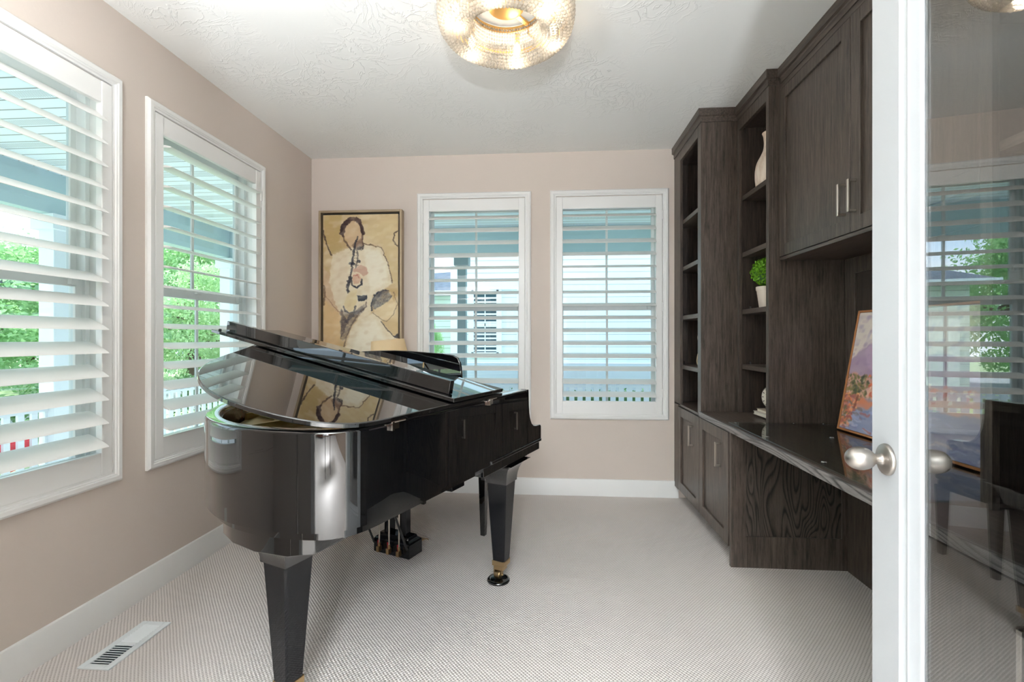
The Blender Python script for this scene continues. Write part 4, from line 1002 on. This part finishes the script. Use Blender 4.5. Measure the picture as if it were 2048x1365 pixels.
# ---------------------------------------------------------------- outside: porch
PXL, PYB = -4.45, 6.40
solo('porch_floor', MB().box(PXL-.2, XL-WT, -4, PYB+.2, -.3, -.14).box(XL-WT, 5.5, YB+WT, PYB+.2, -.3, -.14), m_deck, None, None, kind='structure')
solo('porch_soffit_side', MB().box(PXL, XL-WT, -4, PYB, 2.75, 2.79), m_sofx, None, None, kind='structure')
solo('porch_soffit_back', MB().box(XL-WT, 5.5, YB+WT, PYB, 2.75, 2.79), m_sofx, None, None, kind='structure')
solo('house_roof', MB().box(PXL-.35, 5.8, -5.5, PYB+.35, 2.9, 3.0), m_shingle, None, None, kind='structure')
solo('porch_beam', MB().box(PXL-.14, PXL, -4, PYB+.14, 2.375, 2.9), m_beam, 'pale porch beam running along the left side of the house', 'beam', .004)
solo('porch_beam', MB().box(PXL, 5.5, PYB, PYB+.14, 2.375, 2.9), m_beam, 'pale porch beam running along the back of the house', 'beam', .004)
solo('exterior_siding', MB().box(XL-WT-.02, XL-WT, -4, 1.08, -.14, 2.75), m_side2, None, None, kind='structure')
def post(x, y, lab, h=.075, mat=None):
    t = thing('porch_post', lab, 'porch post', (x, y, -.14)); m = mat or m_post
    part('shaft', MB().box(x-h, x+h, y-h, y+h, -.14, 2.24), m, t, .004)
    part('capital', MB().box(x-h-.04, x+h+.04, y-h-.04, y+h+.04, 2.235, 2.375), m, t, .004)
    part('base', MB().box(x-h-.025, x+h+.025, y-h-.025, y+h+.025, -.14, .02), m, t, .004)
post(PXL-.07, 4.07, 'white porch post seen through the nearest left window')
post(PXL-.07, 1.2, 'white porch post off to the left of the nearest window')
post(-1.155, PYB+.07, 'porch post coloured grey for shade behind the window beside the musician painting', .058, M_plain('shade_grey_post_paint', rgb(128, 146, 152), .5))  # grey-blue colour carries the shade on this porch post
post(PXL-.07, PYB+.07, 'white corner post of the porch railing')
def railing(axis, c, u0, u1, lab, skip, bw):
    t = thing('porch_railing', lab, 'railing', (c, (u0+u1)/2, -.14) if axis == 'y' else ((u0+u1)/2, c, -.14))
    def bx(a, b, hw, z0, z1):
        return MB().box(c-hw, c+hw, a, b, z0, z1) if axis == 'y' else MB().box(a, b, c-hw, c+hw, z0, z1)
    part('top_rail', bx(u0, u1, .045, .635, .68), m_post, t, .004); part('mid_rail', bx(u0, u1, .02, .59, .62), m_post, t)
    part('bottom_rail', bx(u0, u1, .02, -.06, -.01), m_post, t)
    n = int((u1-u0)/.11); u = u0+.06
    b0 = None; 
    for k in range(n):
        uu = u+.11*k
        if not (skip[0] < uu < skip[1]): continue
        if b0 is None:
            b0 = part('baluster', bx(uu-bw, uu+bw, .012, -.0095, .636), m_post, t); U0 = uu
        else:
            s = b0.copy(); COL.objects.link(s); s.parent = t; s.location = (0, uu-U0, 0) if axis == 'y' else (uu-U0, 0, 0)
railing('y', PXL-.07, 1.3, PYB, 'white balustrade railing along the left side of the porch', (2, 6.4), .025)
railing('x', PYB+.07, PXL, 5.5, 'white balustrade railing along the back of the porch', (-3.2, 2.6), .034)
mb = MB(); 
for k in range(3):
    y0 = 3.28+.215*k; mb.prism([(y0, .36), (y0+.19, .38), (y0+.18, .12), (y0+.02, .10)], 'x', PXL-.13, PXL-.122)
mb.box(PXL-.124, PXL-.116, 3.24, 3.95, .375, .39)
solo('flag_bunting', mb, M_plain('red_bunting_cloth', rgb(206, 52, 66), .8), 'red cloth bunting hung outside the left porch railing', 'bunting')
# ground
solo('lawn', MB().box(-40, 20, -12, 45, -.6, -.5), m_lawn, None, None, kind='structure')
solo('street', MB().box(-12.2, -8.6, -12, 45, -.5, -.49), m_street, None, None, kind='structure')
# neighbour house
nh = thing('neighbor_house', 'pale blue-grey sided house behind the back windows', 'house', (2.3, 12, -.5))
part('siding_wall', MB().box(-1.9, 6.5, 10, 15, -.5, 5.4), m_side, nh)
part('corner_trim', MB().box(-2.03, -1.86, 9.97, 10.0, -.5, 5.4).box(-.62, -.55, 9.97, 10.0, -.5, 2.4).box(-1.86, -.62, 9.97, 9.995, 2.27, 2.50), m_post, nh)
wd = part('window', MB().box(-1.58, -1.0, 9.93, 10.0, .86, .95).box(-1.58, -1.0, 9.93, 10.0, 2.17, 2.26).box(-1.64, -1.53, 9.93, 10.0, .86, 2.26).box(-1.05, -.94, 9.93, 10.0, .86, 2.26).box(-1.53, -1.05, 9.94, 9.97, 1.5, 1.56).box(-1.30, -1.28, 9.94, 9.97, .95, 2.17), m_post, nh)
m_dkwin = M_plain('dark_window_glass', rgb(64, 92, 104), .08)
part('pane', MB().box(-1.53, -1.05, 9.975, 9.99, .95, 2.17), m_dkwin, wd)
mb = MB()
for k in range(14): mb.box(-1.53, -1.05, 9.955, 9.965, .97+k*.085, 1.005+k*.085)
part('blind', mb, m_vinyl, wd)
part('roof', MB().prism([(9.5, 5.35), (15.5, 5.35), (12.5, 7.2)], 'x', -2.4, 7), m_shingle, nh)
#part('wall_light', MB().lathe([(.05, 0), (.07, .08), (.07, .2), (.03, .26)], (.62, 9.9, 1.9), 12), m_satin, nh)
fn = solo('vinyl_fence', MB().box(-1.7, 8, 8.6, 8.66, -.5, .80), m_fence, 'low white vinyl fence in front of the pale sided house', 'fence')

rh = random.Random(4); hm = MB()  # leafy block added so the gaps between the back balusters read dark
for k in range(9000):
    p = Vector((rh.uniform(-1.6, 3.2), rh.choice((7.55, 7.55, rh.uniform(7.55, 8.1))), rh.uniform(-.48, .42))); nn = Vector((rh.gauss(0, 1), rh.gauss(-.6, 1), rh.gauss(.6, 1))).normalized(); u = nn.orthogonal().normalized(); w = nn.cross(u); l = .03
    hm.add([p-u*l, p+w*l*.5, p+u*l, p-w*l*.5], [(0, 1, 2, 3)])
hd = thing('hedge', 'low hedge added to darken the baluster gaps, between the back railing and white fence', 'hedge', (.8, 7.8, -.5))
part('leaves', hm, m_leafd, hd, angle=0); part('inner_branches', MB().box(-1.55, 3.15, 7.6, 8.05, -.5, .36), m_leafd, hd)
gr = thing('garage', 'far garage with dark shingled roof left of the porch post', 'garage', (-6, 16, -.5))
part('wall', MB().box(-5.4, -2.85, 14, 19, -.5, 2.5), m_side2, gr)
mb = MB(); mb.add([(-5.8, 13.6, 2.6), (-2.6, 13.6, 2.6), (-2.6, 19.4, 2.6), (-5.8, 19.4, 2.6), (-4.6, 16.5, 3.5), (-2.6, 16.5, 3.6)], [(0, 1, 5, 4), (1, 2, 5), (2, 3, 4, 5), (3, 0, 4), (0, 3, 2, 1)])
part('roof', mb, m_shingle, gr, angle=0)
part('fascia', MB().box(-5.8, -2.6, 13.57, 13.6, 2.48, 2.62), m_post, gr)
part('door', MB().box(-5.2, -3.4, 13.97, 14.0, -.5, 1.7), m_vinyl, gr)
fh = thing('far_house', 'white house across the street behind the trees', 'house', (-26, 10, -.5))
part('wall', MB().box(-30, -24, 2, 12, -.5, 2.6), m_side, fh)
part('roof', MB().prism([(-30.5, 2.6), (-23.5, 2.6), (-27, 4.4)], 'y', 1.5, 12.5), m_shingle, fh)
for y0 in (3, 6.2, 9.4): part('window', MB().box(-24.0, -23.95, y0, y0+1.2, .6, 1.9), m_dkwin, fh)
# trees
def crown_mesh(seed, R, H, n, leaf, clumps):
    r = random.Random(seed); mb = MB(); C = []
    for k in range(clumps):
        th = r.random()*6.283; z = r.uniform(.0, 1); q = math.sqrt(r.random())*(1-.55*abs(z-.35)**1.2)*R
        C.append((q*math.cos(th), q*math.sin(th), H*z, R*r.uniform(.20, .34)))
    for k in range(n):
        c = r.choice(C); d = Vector((r.gauss(0, 1), r.gauss(0, 1), r.gauss(0, .8))).normalized()*c[3]*(.55+.5*r.random())
        p = Vector(c[:3])+d; nn = Vector((r.gauss(0, 1), r.gauss(0, 1), r.gauss(.6, 1))).normalized(); u = nn.orthogonal().normalized(); u.rotate(Matrix.Rotation(r.random()*6.28, 3, nn)); w = nn.cross(u); l = leaf*r.uniform(.6, 1.2)
        mb.add([p-u*l, p+w*l*.5, p+u*l, p-w*l*.5], [(0, 1, 2, 3)])
    return mb, C
protos = {}
def tree(x, y, zt, R, kind, lab, group='garden trees seen through the shutters'):
    H = zt+.5; t = thing('leafy_tree', lab, 'tree', (x, y, -.5), rotz=(x*7+y*3) % 6.28, local=True)
    key = (kind,)
    if key not in protos:
        cm, C = crown_mesh(11+len(protos), 1.0, 1.70, 14000, .036, 52)
        tm = MB().tube([(0, 0, 0), (.03, .02, .5), (0, 0, 1.0), (.02, 0, 1.6)], [.075, .055, .045, .02], 8)
        for c in C[:14]: tm.tube([(0, 0, .8+.5*max(0, c[2])), (c[0]*.5, c[1]*.5, .5+.8*c[2]), (c[0], c[1], .42+c[2])], [.03, .02, .008], 5)
        cm.map(lambda a, b, c: (a, b, c+.40))
        a = part('crown', cm, {'a': m_leaf, 'b': m_leaf2}[kind], t, angle=0); b = part('trunk', tm, m_bark, t)
        protos[key] = (a, b)
    else:
        a, b = (o.copy() for o in protos[key])
        for o in (a, b): COL.objects.link(o); o.parent = t
    for o in (a, b): o.scale = (R, R, H/2.1)
    return t
spots = [(-13.2, 10.2, 3.3, 2.3, 'a', 'green garden tree filling the lower nearest left window'), (-15.5, 13.8, 3.9, 2.4, 'b', 'light green tree past the white porch post'),
         (-13, 16.5, 4.9, 2.6, 'a', 'full green tree behind the second left window, above its meeting rail'), (-15.6, 20.5, 5.2, 3.0, 'b', 'tallest light green tree far behind the second left window'),
         (-11.0, 21.5, 4.0, 2.4, 'a', 'green tree near the far garage'), (-16.5, 7.5, 4.3, 2.6, 'b', 'light green tree with loose branches at the left edge of the photo'),
         (-20, 17, 4.2, 3.2, 'a', 'wide green tree far across the street'), (-8.0, 17.2, 4.3, 1.7, 'a', 'narrow green tree beside the far garage'),
         (-10.2, 13.0, 3.2, 1.3, 'b', 'small light tree low in the second left window')]
for s in spots: tree(*s)
tree(-3.15, 13.0, 1.55, .30, 'a', 'slim green shrub tree in front of the far garage')
for i, (x, y, s) in enumerate([(-7.6, 5.6, .75), (-8.0, 7.6, .9), (-7.4, 9.6, .8)]):
    cm, C = crown_mesh(60+i, s, s*.9, 2600, .04, 10); cm.map(lambda a, b, c: (a+x, b+y, c-.35))
    t = thing('bush', 'dark green bush beyond the left railing, %s' % ('nearest', 'middle of the row', 'farthest back')[i], 'bush', (x, y, -.5))
    part('leaves', cm, m_leafd, t, angle=0); part('stems', MB().tube([(x, y, -.5), (x, y, 0)], .03), m_bark, t)
